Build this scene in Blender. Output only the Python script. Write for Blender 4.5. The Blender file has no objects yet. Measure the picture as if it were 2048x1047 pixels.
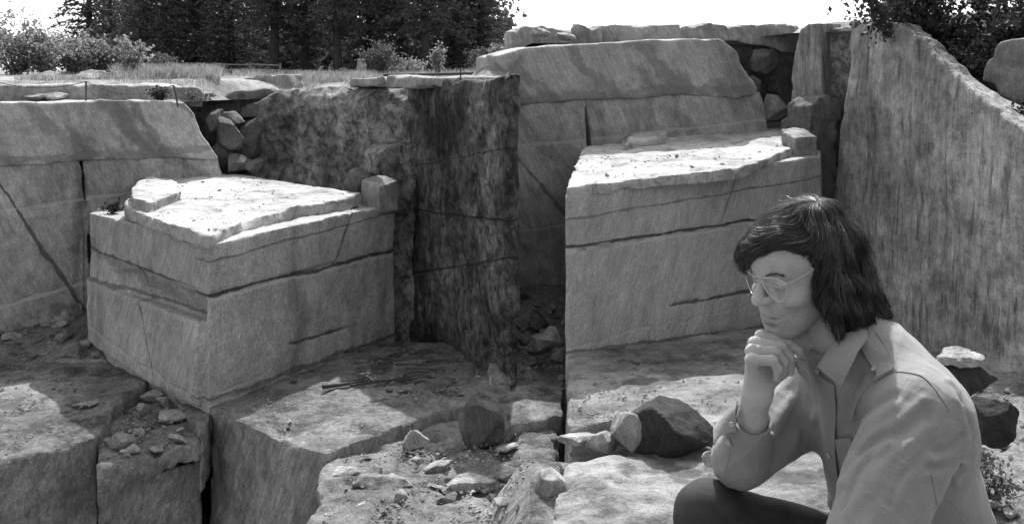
import bpy, bmesh, math, random
import numpy as np
from mathutils import Vector, Matrix
C = bpy.context.scene.collection
rad = math.radians

# ------------------------------------------------------------------ camera, sky, sun, exposure
FPX, HZ, CX = 2000.0, 170.0, 1024.0          # focal length, horizon row and centre column in a 2048 x 1047 frame
cam_d = bpy.data.cameras.new('camera'); cam = bpy.data.objects.new('camera', cam_d); C.objects.link(cam)
cam_d.sensor_width = 36.0; cam_d.lens = FPX/2048*36
cam_d.shift_y = -(523.5-HZ)/2048
cam_d.clip_start = 0.05; cam_d.clip_end = 3000
cam.location = (0, 0, 0); cam.rotation_euler = (rad(90), 0, 0)
bpy.context.scene.camera = cam

SUN_EL, SUN_AZ = rad(51), rad(4)           # azimuth from straight ahead, negative = left
sun_dir = Vector((math.sin(SUN_AZ)*math.cos(SUN_EL), math.cos(SUN_AZ)*math.cos(SUN_EL), math.sin(SUN_EL)))
wd = bpy.data.worlds.new("World"); bpy.context.scene.world = wd; wd.use_nodes = True
nt = wd.node_tree; bg = nt.nodes['Background']
sky = nt.nodes.new('ShaderNodeTexSky'); sky.sky_type = 'NISHITA'; sky.sun_disc = False
sky.sun_elevation = SUN_EL; sky.sun_rotation = SUN_AZ
sky.air_density = 1.0; sky.dust_density = 3.0
bw = nt.nodes.new('ShaderNodeRGBToBW')        # a black and white film: the sky has no colour
nt.links.new(sky.outputs[0], bw.inputs[0]); nt.links.new(bw.outputs[0], bg.inputs['Color'])
bg.inputs['Strength'].default_value = 0.15
sd_ = bpy.data.lights.new('sun', 'SUN'); sd_.energy = 2.6; sd_.angle = rad(0.6); sd_.color = (1, 1, 1)
so = bpy.data.objects.new('sun', sd_); C.objects.link(so)
so.rotation_euler = (-sun_dir).to_track_quat('-Z', 'Y').to_euler()
vs = bpy.context.scene.view_settings
vs.view_transform = 'Standard'; vs.look = 'None'; vs.exposure = 1.28; vs.gamma = 1; vs.use_curve_mapping = False

# ------------------------------------------------------------------ coordinates
def W(px, py, D): return np.array(((px-CX)/FPX*D, D, -(py-HZ)/FPX*D))
def onz(px, py, z):                            # pixel ray meets a level plane
    return W(px, py, -z*FPX/(py-HZ))
def V3(*a): return np.array(a, float)
def unit(v): v = np.asarray(v, float); return v/np.linalg.norm(v)

# ------------------------------------------------------------------ noise
def _h(ix, iy, iz, s):
    n = (ix.astype(np.int64)*374761393 + iy.astype(np.int64)*668265263 + iz.astype(np.int64)*2147483647*3 + s*974634777) & 0xffffffff
    n = ((n ^ (n >> 13))*1274126177) & 0xffffffff
    n = ((n ^ (n >> 16))*2246822519) & 0xffffffff
    return ((n ^ (n >> 15)) & 0xffffff)/float(0xffffff)*2-1
def noise(P, s=0):
    i = np.floor(P).astype(np.int64); f = P-i; u = f*f*f*(f*(f*6-15)+10)
    r = 0
    for dx in (0, 1):
        wx = u[:, 0] if dx else 1-u[:, 0]
        for dy in (0, 1):
            wy = u[:, 1] if dy else 1-u[:, 1]
            for dz in (0, 1):
                wz = u[:, 2] if dz else 1-u[:, 2]
                r = r + wx*wy*wz*_h(i[:, 0]+dx, i[:, 1]+dy, i[:, 2]+dz, s)
    return r
def fbm(P, o=3, s=0, g=0.5):
    a, r, t = 1.0, 0, 0
    for k in range(o): r = r + a*noise(P*(2.03**k)+k*17.3, s+k); t += a; a *= g
    return r/t

# ------------------------------------------------------------------ signed distance shapes -> meshes
def smin(a, b, k):
    h = np.clip(0.5+0.5*(b-a)/k, 0, 1); return b*(1-h)+a*h-k*h*(1-h)
def smax(a, b, k): return -smin(-a, -b, k)
def capsule(P, a, b, ra, rb):
    a = np.asarray(a, float); b = np.asarray(b, float); ba = b-a
    t = np.clip(((P-a)@ba)/max(ba@ba, 1e-12), 0, 1)
    return np.linalg.norm(P-a-t[:, None]*ba, axis=1)-(ra+(rb-ra)*t)
def ellip(P, c, r):
    q = (P-np.asarray(c, float)); r = np.asarray(r, float)
    k0 = np.linalg.norm(q/r, axis=1); k1 = np.linalg.norm(q/(r*r), axis=1)
    return k0*(k0-1)/np.maximum(k1, 1e-9)
def poly2d(u, v, pts):
    pts = np.asarray(pts, float); n = len(pts)
    d = np.full(u.shape, 1e9); s = np.ones(u.shape)
    for i in range(n):
        a, b = pts[i], pts[i-1]; ex, ey = b-a
        wx, wy = u-a[0], v-a[1]
        t = np.clip((wx*ex+wy*ey)/max(ex*ex+ey*ey, 1e-12), 0, 1)
        d = np.minimum(d, (wx-ex*t)**2+(wy-ey*t)**2)
        c1 = v >= a[1]; c2 = v < b[1]; c3 = ex*wy > ey*wx
        s = np.where((c1 & c2 & c3) | (~c1 & ~c2 & ~c3), -s, s)
    return s*np.sqrt(d)
CORN = np.array([(i, j, k) for i in (0, 1) for j in (0, 1) for k in (0, 1)])
EDG = [(a, b) for a in range(8) for b in range(a+1, 8) if np.abs(CORN[a]-CORN[b]).sum() == 1]
def snets(vol, lo, h):
    ins = vol < 0
    nx, ny, nz = vol.shape
    cnt = sum(ins[i:nx-1+i, j:ny-1+j, k:nz-1+k].astype(np.int8) for i, j, k in CORN)
    act = (cnt > 0) & (cnt < 8)
    I = np.argwhere(act); ids = np.full(act.shape, -1, np.int64); ids[act] = np.arange(len(I))
    val = np.stack([vol[I[:, 0]+i, I[:, 1]+j, I[:, 2]+k] for i, j, k in CORN], 1)
    acc = np.zeros((len(I), 3)); n = np.zeros(len(I))
    for a, b in EDG:
        m = (val[:, a] < 0) != (val[:, b] < 0)
        va, vb = val[m, a], val[m, b]; t = (va/(va-vb))[:, None]
        acc[m] += CORN[a]+t*(CORN[b]-CORN[a]); n[m] += 1
    v = (I+acc/n[:, None])*h+lo
    F = []
    for ax in range(3):
        o1, o2 = [(1, 2), (2, 0), (0, 1)][ax]
        sl0 = [slice(None)]*3; sl1 = [slice(None)]*3
        sl0[ax] = slice(0, -1); sl1[ax] = slice(1, None)
        a, b = ins[tuple(sl0)], ins[tuple(sl1)]
        E = np.argwhere(a != b)
        E = E[(E[:, o1] > 0) & (E[:, o2] > 0) & (E[:, o1] < vol.shape[o1]-1) & (E[:, o2] < vol.shape[o2]-1)]
        def cid(d1, d2):
            q = E.copy(); q[:, o1] -= d1; q[:, o2] -= d2
            return ids[q[:, 0], q[:, 1], q[:, 2]]
        q = np.stack([cid(1, 1), cid(0, 1), cid(0, 0), cid(1, 0)], 1)
        flip = ~a[E[:, 0], E[:, 1], E[:, 2]]
        q[flip] = q[flip][:, ::-1]
        F.append(q)
    return v, np.concatenate(F)
def mesh_np(name, v, f, smooth=True, sharp=None):
    me = bpy.data.meshes.new(name)
    k = f.shape[1]
    me.vertices.add(len(v)); me.vertices.foreach_set('co', np.ascontiguousarray(v, np.float32).ravel())
    me.loops.add(f.size); me.loops.foreach_set('vertex_index', np.ascontiguousarray(f, np.int32).ravel())
    me.polygons.add(len(f)); me.polygons.foreach_set('loop_start', np.arange(0, f.size, k, dtype=np.int32))
    me.polygons.foreach_set('use_smooth', np.full(len(f), smooth, bool))
    me.update(calc_edges=True); me.validate()
    if sharp: me.set_sharp_from_angle(angle=rad(sharp))
    return me
def sdf_mesh(name, f, lo, hi, h, disp=None, band=None, sharp=None, smooth=True):
    lo = np.asarray(lo, float); n = np.ceil((np.asarray(hi)-lo)/h).astype(int)+1
    g = np.stack(np.meshgrid(*[lo[i]+np.arange(n[i])*h for i in range(3)], indexing='ij'), -1).reshape(-1, 3)
    val = np.concatenate([f(g[i:i+400000]) for i in range(0, len(g), 400000)])
    if disp is not None:
        m = np.abs(val) < band
        val[m] += disp(g[m])
    v, q = snets(val.reshape(n), lo, h)
    return mesh_np(name, v, q, smooth, sharp)
def put(name, me, mat, parent=None, loc=None):
    """link a mesh as one object whose origin is loc (world) or the middle of its base"""
    o = bpy.data.objects.new(name, me); C.objects.link(o)
    if mat: me.materials.append(mat)
    if loc is None:
        n = len(me.vertices); co = np.empty(n*3, np.float32); me.vertices.foreach_get('co', co); co = co.reshape(-1, 3)
        loc = np.array([(co[:, 0].min()+co[:, 0].max())/2, (co[:, 1].min()+co[:, 1].max())/2, co[:, 2].min()])
    me.transform(Matrix.Translation(-Vector(loc)))
    if parent is not None:
        o.parent = parent; o.location = Vector(loc)-parent.location
    else: o.location = loc
    return o
def tag(o, label, cat, group=None, kind=None):
    if label: o['label'] = label
    if cat: o['category'] = cat
    if group: o['group'] = group
    if kind: o['kind'] = kind
    elif cat: o['kind'] = 'thing'
    return o
def empty(name, loc, label, cat, group=None):
    o = bpy.data.objects.new(name, None); C.objects.link(o); o.location = Vector(loc); o.empty_display_size = 0.1
    return tag(o, label, cat, group)
def grid_faces(n, m, close=False):
    i, j = np.meshgrid(np.arange(n-1), np.arange(m if close else m-1), indexing='ij'); j2 = (j+1) % m
    return np.stack([i*m+j, (i+1)*m+j, (i+1)*m+j2, i*m+j2], -1).reshape(-1, 4)
def tube_np(pts, r, k=8):
    """tube along points; r is one radius or one per point -> (verts, quads)"""
    pts = np.asarray(pts, float); n = len(pts); r = np.broadcast_to(np.asarray(r, float), (n,))
    t = np.gradient(pts, axis=0); t /= np.linalg.norm(t, axis=1)[:, None]+1e-12
    a = np.array((0.31, 0.2, 0.93)); s = np.cross(t, a); s /= np.linalg.norm(s, axis=1)[:, None]+1e-12; b = np.cross(t, s)
    th = np.arange(k)*2*math.pi/k
    v = pts[:, None]+r[:, None, None]*(np.cos(th)[None, :, None]*s[:, None]+np.sin(th)[None, :, None]*b[:, None])
    return v.reshape(-1, 3), grid_faces(n, k, True)
def join_np(L):
    V, F, o = [], [], 0
    for v, f in L: V.append(v); F.append(f+o); o += len(v)
    return np.concatenate(V), np.concatenate(F)
def spline(pts, n):
    """Catmull-Rom through points"""
    P = np.asarray(pts, float); P = np.vstack([2*P[0]-P[1], P, 2*P[-1]-P[-2]]); m = len(P)-3
    t = np.linspace(0, m-1e-6, n); i = t.astype(int); f = (t-i)[:, None]
    a, b, c, d = P[i], P[i+1], P[i+2], P[i+3]
    return 0.5*(2*b+(c-a)*f+(2*a-5*b+4*c-d)*f*f+(3*b-a-3*c+d)*f**3)

# ------------------------------------------------------------------ materials (grey only: black and white film)
class N:
    """tiny node helper"""
    def __init__(s, name):
        s.m = bpy.data.materials.new(name); s.m.use_nodes = True; s.t = s.m.node_tree
        s.b = s.t.nodes['Principled BSDF']; s.out = s.t.nodes['Material Output']
    def n(s, ty, **kw):
        x = s.t.nodes.new('ShaderNode'+ty)
        for k, v in kw.items(): setattr(x, k, v)
        return x
    def link(s, a, b): s.t.links.new(a, b)
    def _in(s, sock, v):
        if hasattr(v, 'links') or isinstance(v, bpy.types.NodeSocket): s.link(v, sock)
        else: sock.default_value = v
    def math(s, op, a, b=0.0, c=None, clamp=False):
        x = s.n('Math', operation=op, use_clamp=clamp); s._in(x.inputs[0], a); s._in(x.inputs[1], b)
        if c is not None: s._in(x.inputs[2], c)
        return x.outputs[0]
    def vm(s, op, a, b):
        x = s.n('VectorMath', operation=op); s._in(x.inputs[0], a); s._in(x.inputs[1], b)
        return x.outputs['Value'] if op in ('DOT_PRODUCT', 'LENGTH') else x.outputs['Vector']
    def noise(s, vec, scale, detail=4, rough=0.55, lac=2.0, dist=0.0):
        x = s.n('TexNoise'); s.link(vec, x.inputs['Vector']); x.inputs['Scale'].default_value = scale
        x.inputs['Detail'].default_value = detail; x.inputs['Roughness'].default_value = rough; x.inputs['Distortion'].default_value = dist
        return x.outputs['Fac']
    def ramp(s, v, a, b, lo=0.0, hi=1.0, smooth=True):
        x = s.n('MapRange'); x.interpolation_type = 'SMOOTHSTEP' if smooth else 'LINEAR'
        s._in(x.inputs['Value'], v); x.inputs['From Min'].default_value = a; x.inputs['From Max'].default_value = b
        x.inputs['To Min'].default_value = lo; x.inputs['To Max'].default_value = hi
        return x.outputs['Result']
    def mix(s, f, a, b):
        return s.math('ADD', a, s.math('MULTIPLY', f, s.math('SUBTRACT', b, a)))
    def axes(s, P, d, lo, hi):
        """coordinates stretched along direction d"""
        d = unit(d); e = unit(np.cross(d, (0.3, 0.9, 0.1))); g = np.cross(d, e)
        x = s.n('CombineXYZ')
        for k, (ax, sc) in enumerate(((d, lo), (e, hi), (g, hi))):
            s.link(s.vm('DOT_PRODUCT', P, tuple(ax*sc)), x.inputs[k])
        return x.outputs[0]
    def col(s, v):
        s.link(v, s.b.inputs['Base Color'])
    def bump(s, h, strength, dist):
        x = s.n('Bump'); x.inputs['Strength'].default_value = strength; x.inputs['Distance'].default_value = dist
        s.link(h, x.inputs['Height']); s.link(x.outputs[0], s.b.inputs['Normal'])

def world_pos(k):
    g = k.n('NewGeometry'); return g.outputs['Position']
def granite(name, base=0.34, sd=(0.3, 0, -1), streak=0.35, stain=0.3, stain_d=(0, 0, 1), mott=0.3, seams=(), bump=0.6,
            sfreq=16.0, blot=0.0, blot_lo=0.5, rough_bump=0.5, stain_w=2.2, lines=0.0, dash=0.0, dirt=0.0, top=1.0, dscale=1.5, dfreq=15.0):
    """split granite: fine chisel streaks along sd, water stains along stain_d, blotches, named seam planes"""
    k = N(name); P = world_pos(k)
    st = k.noise(k.axes(P, sd, 1.2, sfreq), 1.0, 5, 0.62)
    st2 = k.noise(k.axes(P, sd, 0.5, 4.0), 1.0, 3, 0.5)
    stf = k.noise(k.axes(P, sd, 3.2, sfreq*2.6), 1.0, 4, 0.68)
    lev = None
    if top != 1.0:                            # how level the face is: dirt patches lie there and the colour darkens
        sx = k.n('SeparateXYZ'); k.link(k.n('NewGeometry').outputs['True Normal'], sx.inputs[0])
        lev = k.ramp(k.math('ADD', sx.outputs['Z'], k.math('MULTIPLY', k.math('SUBTRACT', k.noise(P, 5.0, 4), 0.5), 0.5)), 0.55, 0.9, 0.0, 1.0)
    big = k.noise(P, 0.55, 5, 0.6)
    mid = k.noise(P, 5.0, 6, 0.65)
    fine = k.noise(P, 34.0, 5, 0.78)
    wat = k.noise(k.axes(P, stain_d, 0.22, stain_w), 1.0, 5, 0.6, dist=0.15)
    c = base
    f = k.ramp(st, 0.3, 0.72, 1-streak, 1+streak*0.55)
    f = k.math('MULTIPLY', f, k.ramp(stf, 0.3, 0.72, 1-streak*0.9, 1+streak*0.55))
    if dash:
        ds = k.noise(k.axes(P, sd, dfreq*.13, dfreq), 1.0, 5, 0.68, dist=0.2)
        f = k.math('MULTIPLY', f, k.ramp(ds, 0.56, 0.66, 1.0, 1-dash))
    if dirt:
        dn = k.noise(P, dscale, 9, 0.72); da = k.ramp(dn, 0.5, 0.6, 0.0, dirt)
        if lev is not None: da = k.math('MULTIPLY', da, lev)
        f = k.math('MULTIPLY', f, k.math('SUBTRACT', 1.0, da))
    f = k.math('MULTIPLY', f, k.ramp(st2, 0.3, 0.7, 1-streak*0.5, 1+streak*0.35))
    f = k.math('MULTIPLY', f, k.ramp(big, 0.3, 0.7, 1-mott, 1+mott*0.6))
    f = k.math('MULTIPLY', f, k.ramp(mid, 0.25, 0.75, 1-mott*0.7, 1+mott*0.5))
    f = k.math('MULTIPLY', f, k.ramp(fine, 0.3, 0.7, 0.74, 1.24))
    f = k.math('MULTIPLY', f, k.ramp(wat, 0.5, 0.72, 1.0, 1-stain))
    if blot:
        bl = k.noise(k.axes(P, (0.72, 0.05, -0.7), 0.35, 1.25), 1.0, 4, 0.55)
        f = k.math('MULTIPLY', f, k.ramp(bl, blot_lo, blot_lo+0.09, 1.0, 1-blot))
    if lines:
        vo = k.n('TexVoronoi'); vo.feature = 'DISTANCE_TO_EDGE'; k.link(P, vo.inputs['Vector'])
        vo.inputs['Scale'].default_value = 1.6
        f = k.math('MULTIPLY', f, k.ramp(k.math('ADD', vo.outputs['Distance'], k.math('MULTIPLY', k.math('SUBTRACT', mid, 0.5), 0.12)), 0.0, 0.03, 1-lines, 1.0))
    if top != 1.0:                            # level faces darkened: soil and dust, plus sunlight toned down in the colour
        f = k.math('MULTIPLY', f, k.ramp(lev, 0, 1, 1.0, top, False))
    v = k.math('MULTIPLY', f, c)
    hs = k.math('ADD', k.math('ADD', k.math('MULTIPLY', st, 0.7), k.math('MULTIPLY', stf, 0.35)), k.math('ADD', k.math('MULTIPLY', mid, rough_bump), k.math('MULTIPLY', fine, 0.22)))
    if dash: hs = k.math('SUBTRACT', hs, k.math('MULTIPLY', k.ramp(ds, 0.54, 0.66), 0.6))
    if dirt: hs = k.math('ADD', hs, k.math('MULTIPLY', k.ramp(dn, 0.48, 0.62), 0.35))
    for sm in seams:
        p, n_, w, val, amt = sm[:5]
        d = k.vm('DOT_PRODUCT', P, tuple(n_)); d = k.math('SUBTRACT', d, float(np.dot(p, n_)))
        wob = k.noise(P, 1.3, 5, 0.6)
        d = k.math('ABSOLUTE', k.math('ADD', d, k.math('MULTIPLY', k.math('SUBTRACT', wob, 0.5), sm[6] if len(sm) > 6 else 0.12)))
        wid = k.math('MULTIPLY', k.ramp(k.noise(P, 3.0, 3), 0.3, 0.7, 0.4, 1.5), w)
        fac = k.math('MULTIPLY', k.ramp(k.math('DIVIDE', d, wid), 0.5, 1.2, 1.0, 0.0), amt)
        if len(sm) > 5 and sm[5] is not None:
            for (q, m_, soft) in sm[5]:           # keep the seam on one side of these planes
                e = k.math('SUBTRACT', k.vm('DOT_PRODUCT', P, tuple(m_)), float(np.dot(q, m_)))
                fac = k.math('MULTIPLY', fac, k.ramp(e, -soft, soft, 0.0, 1.0))
        v = k.mix(fac, v, val); hs = k.math('SUBTRACT', hs, k.math('MULTIPLY', fac, 0.8))
    k.col(v)
    k.b.inputs['Roughness'].default_value = 0.9; k.b.inputs['Specular IOR Level'].default_value = 0.25
    k.bump(hs, bump, 0.035)
    return k.m
def plain(name, v, rough=0.8, spec=0.3, nscale=0, namt=0.0, bump=0.0, bscale=60, **kw):
    k = N(name)
    if nscale:
        tc = k.n('TexCoord').outputs['Object']
        k.col(k.math('MULTIPLY', k.ramp(k.noise(tc, nscale, 4), 0.25, 0.75, 1-namt, 1+namt), v))
        if bump: k.bump(k.noise(tc, bscale, 3), bump, 0.002)
    else: k.b.inputs['Base Color'].default_value = (v, v, v, 1)
    k.b.inputs['Roughness'].default_value = rough; k.b.inputs['Specular IOR Level'].default_value = spec
    for a, b in kw.items(): k.b.inputs[a].default_value = b
    return k.m
# ------------------------------------------------------------------ rock builders
class Plane:
    """a vertical rock face through two points of the ground plan (pixel column, distance)"""
    def __init__(s, a, b, tilt=0.0):
        A, B = W(a[0], HZ, a[1]), W(b[0], HZ, b[1]); s.o = A; s.u = unit(B-A)
        n = unit(np.cross(s.u, (0, 0, 1))); s.n = n if n @ A < 0 else -n
        s.v = unit(V3(0, 0, 1)-s.n*tilt); s.n = unit(s.n+V3(0, 0, 1)*tilt)
    def hit(s, px, py):
        r = V3((px-CX)/FPX, 1, -(py-HZ)/FPX); return r*((s.n @ s.o)/(s.n @ r))
    def uv(s, px, py):
        p = s.hit(px, py)-s.o; return (p @ s.u, p @ s.v)
    def seam(s, p1, p2, w, val, amt=1.0, clip=None, wob=0.12):
        a, b = s.hit(*p1), s.hit(*p2); return (a, unit(np.cross(b-a, s.n)), w, val, amt, clip, wob)
def rockdisp(amp, fr=0.7, seed=1, chips=0.0, streak=0.0, sd=(0.3, 0, -1)):
    d = unit(sd); e = unit(np.cross(d, (0.3, 0.9, 0.1))); g = np.cross(d, e)
    def f(P):
        r = amp*fbm(P*fr, 4, seed, 0.55)
        if chips: r = r+chips*np.maximum(0, np.abs(fbm(P*fr*2.3, 3, seed+9))*2-0.35)
        if streak: r = r+streak*fbm(np.stack([P@d*0.5, P@e*5, P@g*5], 1), 2, seed+5)
        return r
    return f
def segd(u, v, pts):
    d = np.full(u.shape, 1e9)
    for a, b in zip(pts[:-1], pts[1:]):
        ex, ey = b[0]-a[0], b[1]-a[1]; t = np.clip(((u-a[0])*ex+(v-a[1])*ey)/(ex*ex+ey*ey), 0, 1)
        d = np.minimum(d, np.hypot(u-a[0]-ex*t, v-a[1]-ey*t))
    return d
def wall(name, pl, outline, thick, h, disp, mat, push=0.0, grooves=(), k=0.05, parent=None, extra=None, sharp=33):
    pts = [pl.uv(*q) for q in outline]
    gr = [([pl.uv(*q) for q in g[0]], g[1], g[2]) for g in grooves]
    def f(P):
        Q = P-pl.o; u, v, n = Q@pl.u, Q@pl.v, Q@pl.n-push
        d = smax(poly2d(u, v, pts), np.abs(n+thick/2)-thick/2, k)
        if extra: d = extra(P, d, u, v, n)
        for p, w, dep in gr: d = np.maximum(d, -np.maximum(segd(u, v, p)-w, -(n+dep)))
        return d
    c = []
    for u, v in pts:
        for n in (push+0.4, push-thick-0.2): c.append(pl.o+pl.u*u+pl.v*v+pl.n*n)
    c = np.array(c); me = sdf_mesh(name, f, c.min(0)-0.25, c.max(0)+0.25, h, disp, 0.4, sharp)
    return put(name, me, mat, parent)
def slab(name, outline, z, thick, h, disp, mat, k=0.05, parent=None, plane=None, cuts=(), sharp=40, rise=None):
    """flat-lying slab: outline in pixels met with the level z (or a tilted plane z = a+b*x+c*y)"""
    if plane is None: plane = (z, 0.0, 0.0)
    a, b, c = plane; pts = []
    for px, py in outline:
        r = W(px, py, 1.0); t = a/(r[2]-b*r[0]-c*r[1]); pts.append((r*t)[:2])
    pts = np.array(pts)
    def f(P):
        zt = a+b*P[:, 0]+c*P[:, 1]
        if rise is not None: zt = zt+rise(P)
        d = smax(poly2d(P[:, 0], P[:, 1], pts), np.maximum(P[:, 2]-zt, zt-thick-P[:, 2]), k*.5)
        for q in cuts: d = np.maximum(d, -q(P))
        return d
    zz = a+b*pts[:, 0]+c*pts[:, 1]
    lo = np.array([*pts.min(0)-0.3, zz.min()-thick-0.3]); hi = np.array([*pts.max(0)+0.3, zz.max()+0.4])
    return put(name, sdf_mesh(name, f, lo, hi, h, disp, 0.4, sharp), mat, parent)
def boulder_mesh(name, seed, size, facets=9, h=None, amp=0.06, power=0.86):
    """angular boulder: a ball cut by random planes and roughened, size = (x, y, z) in metres, base near z = 0"""
    rg = np.random.default_rng(seed); s = np.asarray(size, float)/2; m = s.max()
    nn = rg.normal(size=(facets, 3)); nn /= np.linalg.norm(nn, axis=1)[:, None]; facets += 6; nn = nn if len(nn) >= facets else np.vstack([nn, (lambda q: q/np.linalg.norm(q, axis=1)[:, None])(rg.normal(size=(6, 3)))]); dd = rg.uniform(0.62, 0.86, facets)*power
    def f(P):
        q = P/s; d = np.linalg.norm(q, axis=1)-1
        for n, c in zip(nn, dd): d = smax(d, q@n-c, 0.02)
        d = smax(d, -q[:, 2]-0.7, 0.03)
        return d*s.min()
    s = s*1.22; h = h or m/19
    me = sdf_mesh(name, f, -s*1.25, s*1.25, h, lambda P: amp*m*fbm(P/m*2.6, 4, seed, 0.6), 0.5*m, 24)
    n = len(me.vertices); co = np.empty(n*3, np.float32); me.vertices.foreach_get('co', co)
    me.transform(Matrix.Translation((0, 0, -co[2::3].min())))
    return me
def boulder(px, py, z, size, seed, mat, label, rot=0, facets=9, name='boulder', group=None, amp=0.06, D=None, h=None, power=0.86):
    """boulder whose foot shows at pixel (px, py) on level z"""
    p = W(px, py, D) if D else onz(px, py, z)
    o = bpy.data.objects.new(name, boulder_mesh(name, seed, size, facets, amp=amp, h=h, power=power)); C.objects.link(o); o.data.materials.append(mat)
    o.location = p+V3(0, size[1]*0.3, -0.03); o.rotation_euler = (0, 0, rot)
    return tag(o, label, 'boulder' if name == 'boulder' else name.replace('_', ' '), group)

# ------------------------------------------------------------------ rock faces of the left bay
pLW = Plane((45, 18.9), (430, 21.0)); pBR = Plane((418, 15.0), (790, 19.6)); pBL = Plane((180, 18.2), (418, 15.0))
pRW = Plane((822, 20.6), (1012, 16.0)); pRR = Plane((500, 22.4), (830, 20.6))
M = {}
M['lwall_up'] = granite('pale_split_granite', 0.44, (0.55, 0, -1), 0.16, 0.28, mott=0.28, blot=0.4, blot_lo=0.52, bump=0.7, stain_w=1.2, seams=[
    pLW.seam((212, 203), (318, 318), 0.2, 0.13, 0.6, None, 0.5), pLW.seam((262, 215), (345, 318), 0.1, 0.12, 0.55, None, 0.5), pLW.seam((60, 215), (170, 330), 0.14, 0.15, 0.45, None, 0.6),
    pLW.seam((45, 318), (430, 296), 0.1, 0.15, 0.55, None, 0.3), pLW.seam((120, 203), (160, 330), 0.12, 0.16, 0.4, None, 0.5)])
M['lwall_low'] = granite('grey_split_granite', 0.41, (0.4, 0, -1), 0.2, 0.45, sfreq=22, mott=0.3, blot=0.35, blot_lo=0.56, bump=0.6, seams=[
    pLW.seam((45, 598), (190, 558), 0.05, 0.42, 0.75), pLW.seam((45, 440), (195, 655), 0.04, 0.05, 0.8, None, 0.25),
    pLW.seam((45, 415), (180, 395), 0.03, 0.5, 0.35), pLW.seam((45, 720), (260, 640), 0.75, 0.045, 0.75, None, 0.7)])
M['block'] = granite('chiselled_granite', 0.45, (-0.42, 0.25, -1), 0.22, 0.5, mott=0.2, bump=0.7, sfreq=24, stain_w=0.9, seams=[
    pBR.seam((420, 597), (785, 507), 0.035, 0.42, 0.6, [(pBR.o-pBR.n*0.4, pBR.n, 0.1)]),
    pBR.seam((420, 590), (785, 503), 0.03, 0.04, 0.85, [(pBR.o-pBR.n*0.4, pBR.n, 0.1)]),
    pBR.seam((420, 523), (705, 447), 0.02, 0.09, 0.6, [(pBR.o-pBR.n*0.4, pBR.n, 0.1)]),
    pBR.seam((722, 385), (664, 535), 0.03, 0.07, 0.7, [(pBR.o-pBR.n*0.4, pBR.n, 0.1), (pBR.hit(600, 545), V3(0, 0, 1), 0.1)]),
    pBR.seam((578, 689), (690, 655), 0.025, 0.05, 0.8, [(pBR.hit(582, 689), pBR.u, 0.05), (pBR.hit(690, 655), -pBR.u, 0.5)]),
    pBR.seam((420, 792), (765, 640), 0.03, 0.45, 0.4, [(pBR.o-pBR.n*0.4, pBR.n, 0.1), (pBR.hit(540, 700), -pBR.u, 0.3)], 0.4),
    pBR.seam((430, 800), (765, 678), 0.05, 0.06, 0.6, [(pBR.o-pBR.n*0.4, pBR.n, 0.1)], 0.2),
    pBL.seam((190, 556), (412, 640), 0.03, 0.06, 0.6, [(pBL.o-pBL.n*0.3, pBL.n, 0.1), (pBL.hit(408, 600), -pBL.u, 0.02)], 0.1), pBL.seam((225, 520), (330, 590), 0.13, 0.14, 0.45, [(pBL.o-pBL.n*0.5, pBL.n, 0.1), (pBL.hit(345, 560), -pBL.u, 0.4)], 0.6),  # dark bands: the pocket's shade put into the colour, with some stain
    pBL.seam((185, 497), (420, 592), 0.03, 0.08, 0.75, [(pBL.o-pBL.n*0.5, pBL.n, 0.1)]),
    pBL.seam((300, 550), (420, 585), 0.03, 0.45, 0.6, [(pBL.o-pBL.n*0.5, pBL.n, 0.1), (pBL.hit(340, 560), pBL.u, 0.3)]),
    pBL.seam((270, 490), (316, 740), 0.02, 0.08, 0.7, [(pBL.o-pBL.n*0.5, pBL.n, 0.1), (pBL.hit(270, 520), V3(0, 0, -1), 0.1)]),
    pBL.seam((190, 650), (405, 800), 0.035, 0.47, 0.5, [(pBL.o-pBL.n*0.5, pBL.n, 0.1)], 0.4)])
M['top'] = granite('worn_granite_top', 0.46, (1, 0.5, 0), 0.12, 0.12, (1, 0.3, 0), dirt=0.3, mott=0.22, bump=0.6, sfreq=7, lines=0.35)
M['rough'] = granite('rough_dark_granite', 0.31, (0.5, 0, -1), 0.25, 0.5, mott=0.5, sfreq=9, lines=0.4, dirt=0.5, dscale=4.5, bump=1.0, rough_bump=1.6, stain_w=1.5)
M['darkwall'] = granite('stained_granite', 0.19, (0.25, 0.2, -1), 0.3, 0.6, mott=0.8, sfreq=10, dash=0.25, lines=0.4, dirt=0.5, dscale=4.0, bump=1.0, rough_bump=1.8, stain_w=1.2, seams=[
    pRW.seam((830, 420), (1000, 440), 0.02, 0.02, 0.8), pRW.seam((830, 545), (1000, 520), 0.02, 0.02, 0.7),
    pRW.seam((840, 330), (1000, 300), 0.015, 0.02, 0.5)])
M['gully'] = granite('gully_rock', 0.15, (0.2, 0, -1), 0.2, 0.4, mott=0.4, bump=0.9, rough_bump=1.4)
M['floor'] = granite('quarry_floor_granite', 0.33, (-0.4, 0.25, -1), 0.28, 0.4, (0.1, 0, 1), dirt=0.55, top=0.62, mott=0.35, bump=0.8, sfreq=13, rough_bump=1.0, stain_w=1.4)
M['stone'] = granite('broken_granite', 0.32, (0.2, 0.3, -1), 0.2, 0.2, mott=0.35, bump=0.8, sfreq=9)
M['darkstone'] = granite('weathered_dark_stone', 0.045, (0.5, 0.3, -1), 0.2, 0.2, mott=0.4, bump=0.9, sfreq=9)
M['pale'] = granite('pale_rim_rock', 0.36, (0.2, 0.3, -1), 0.2, 0.3, mott=0.4, dirt=0.25, bump=0.7, sfreq=6)

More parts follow.
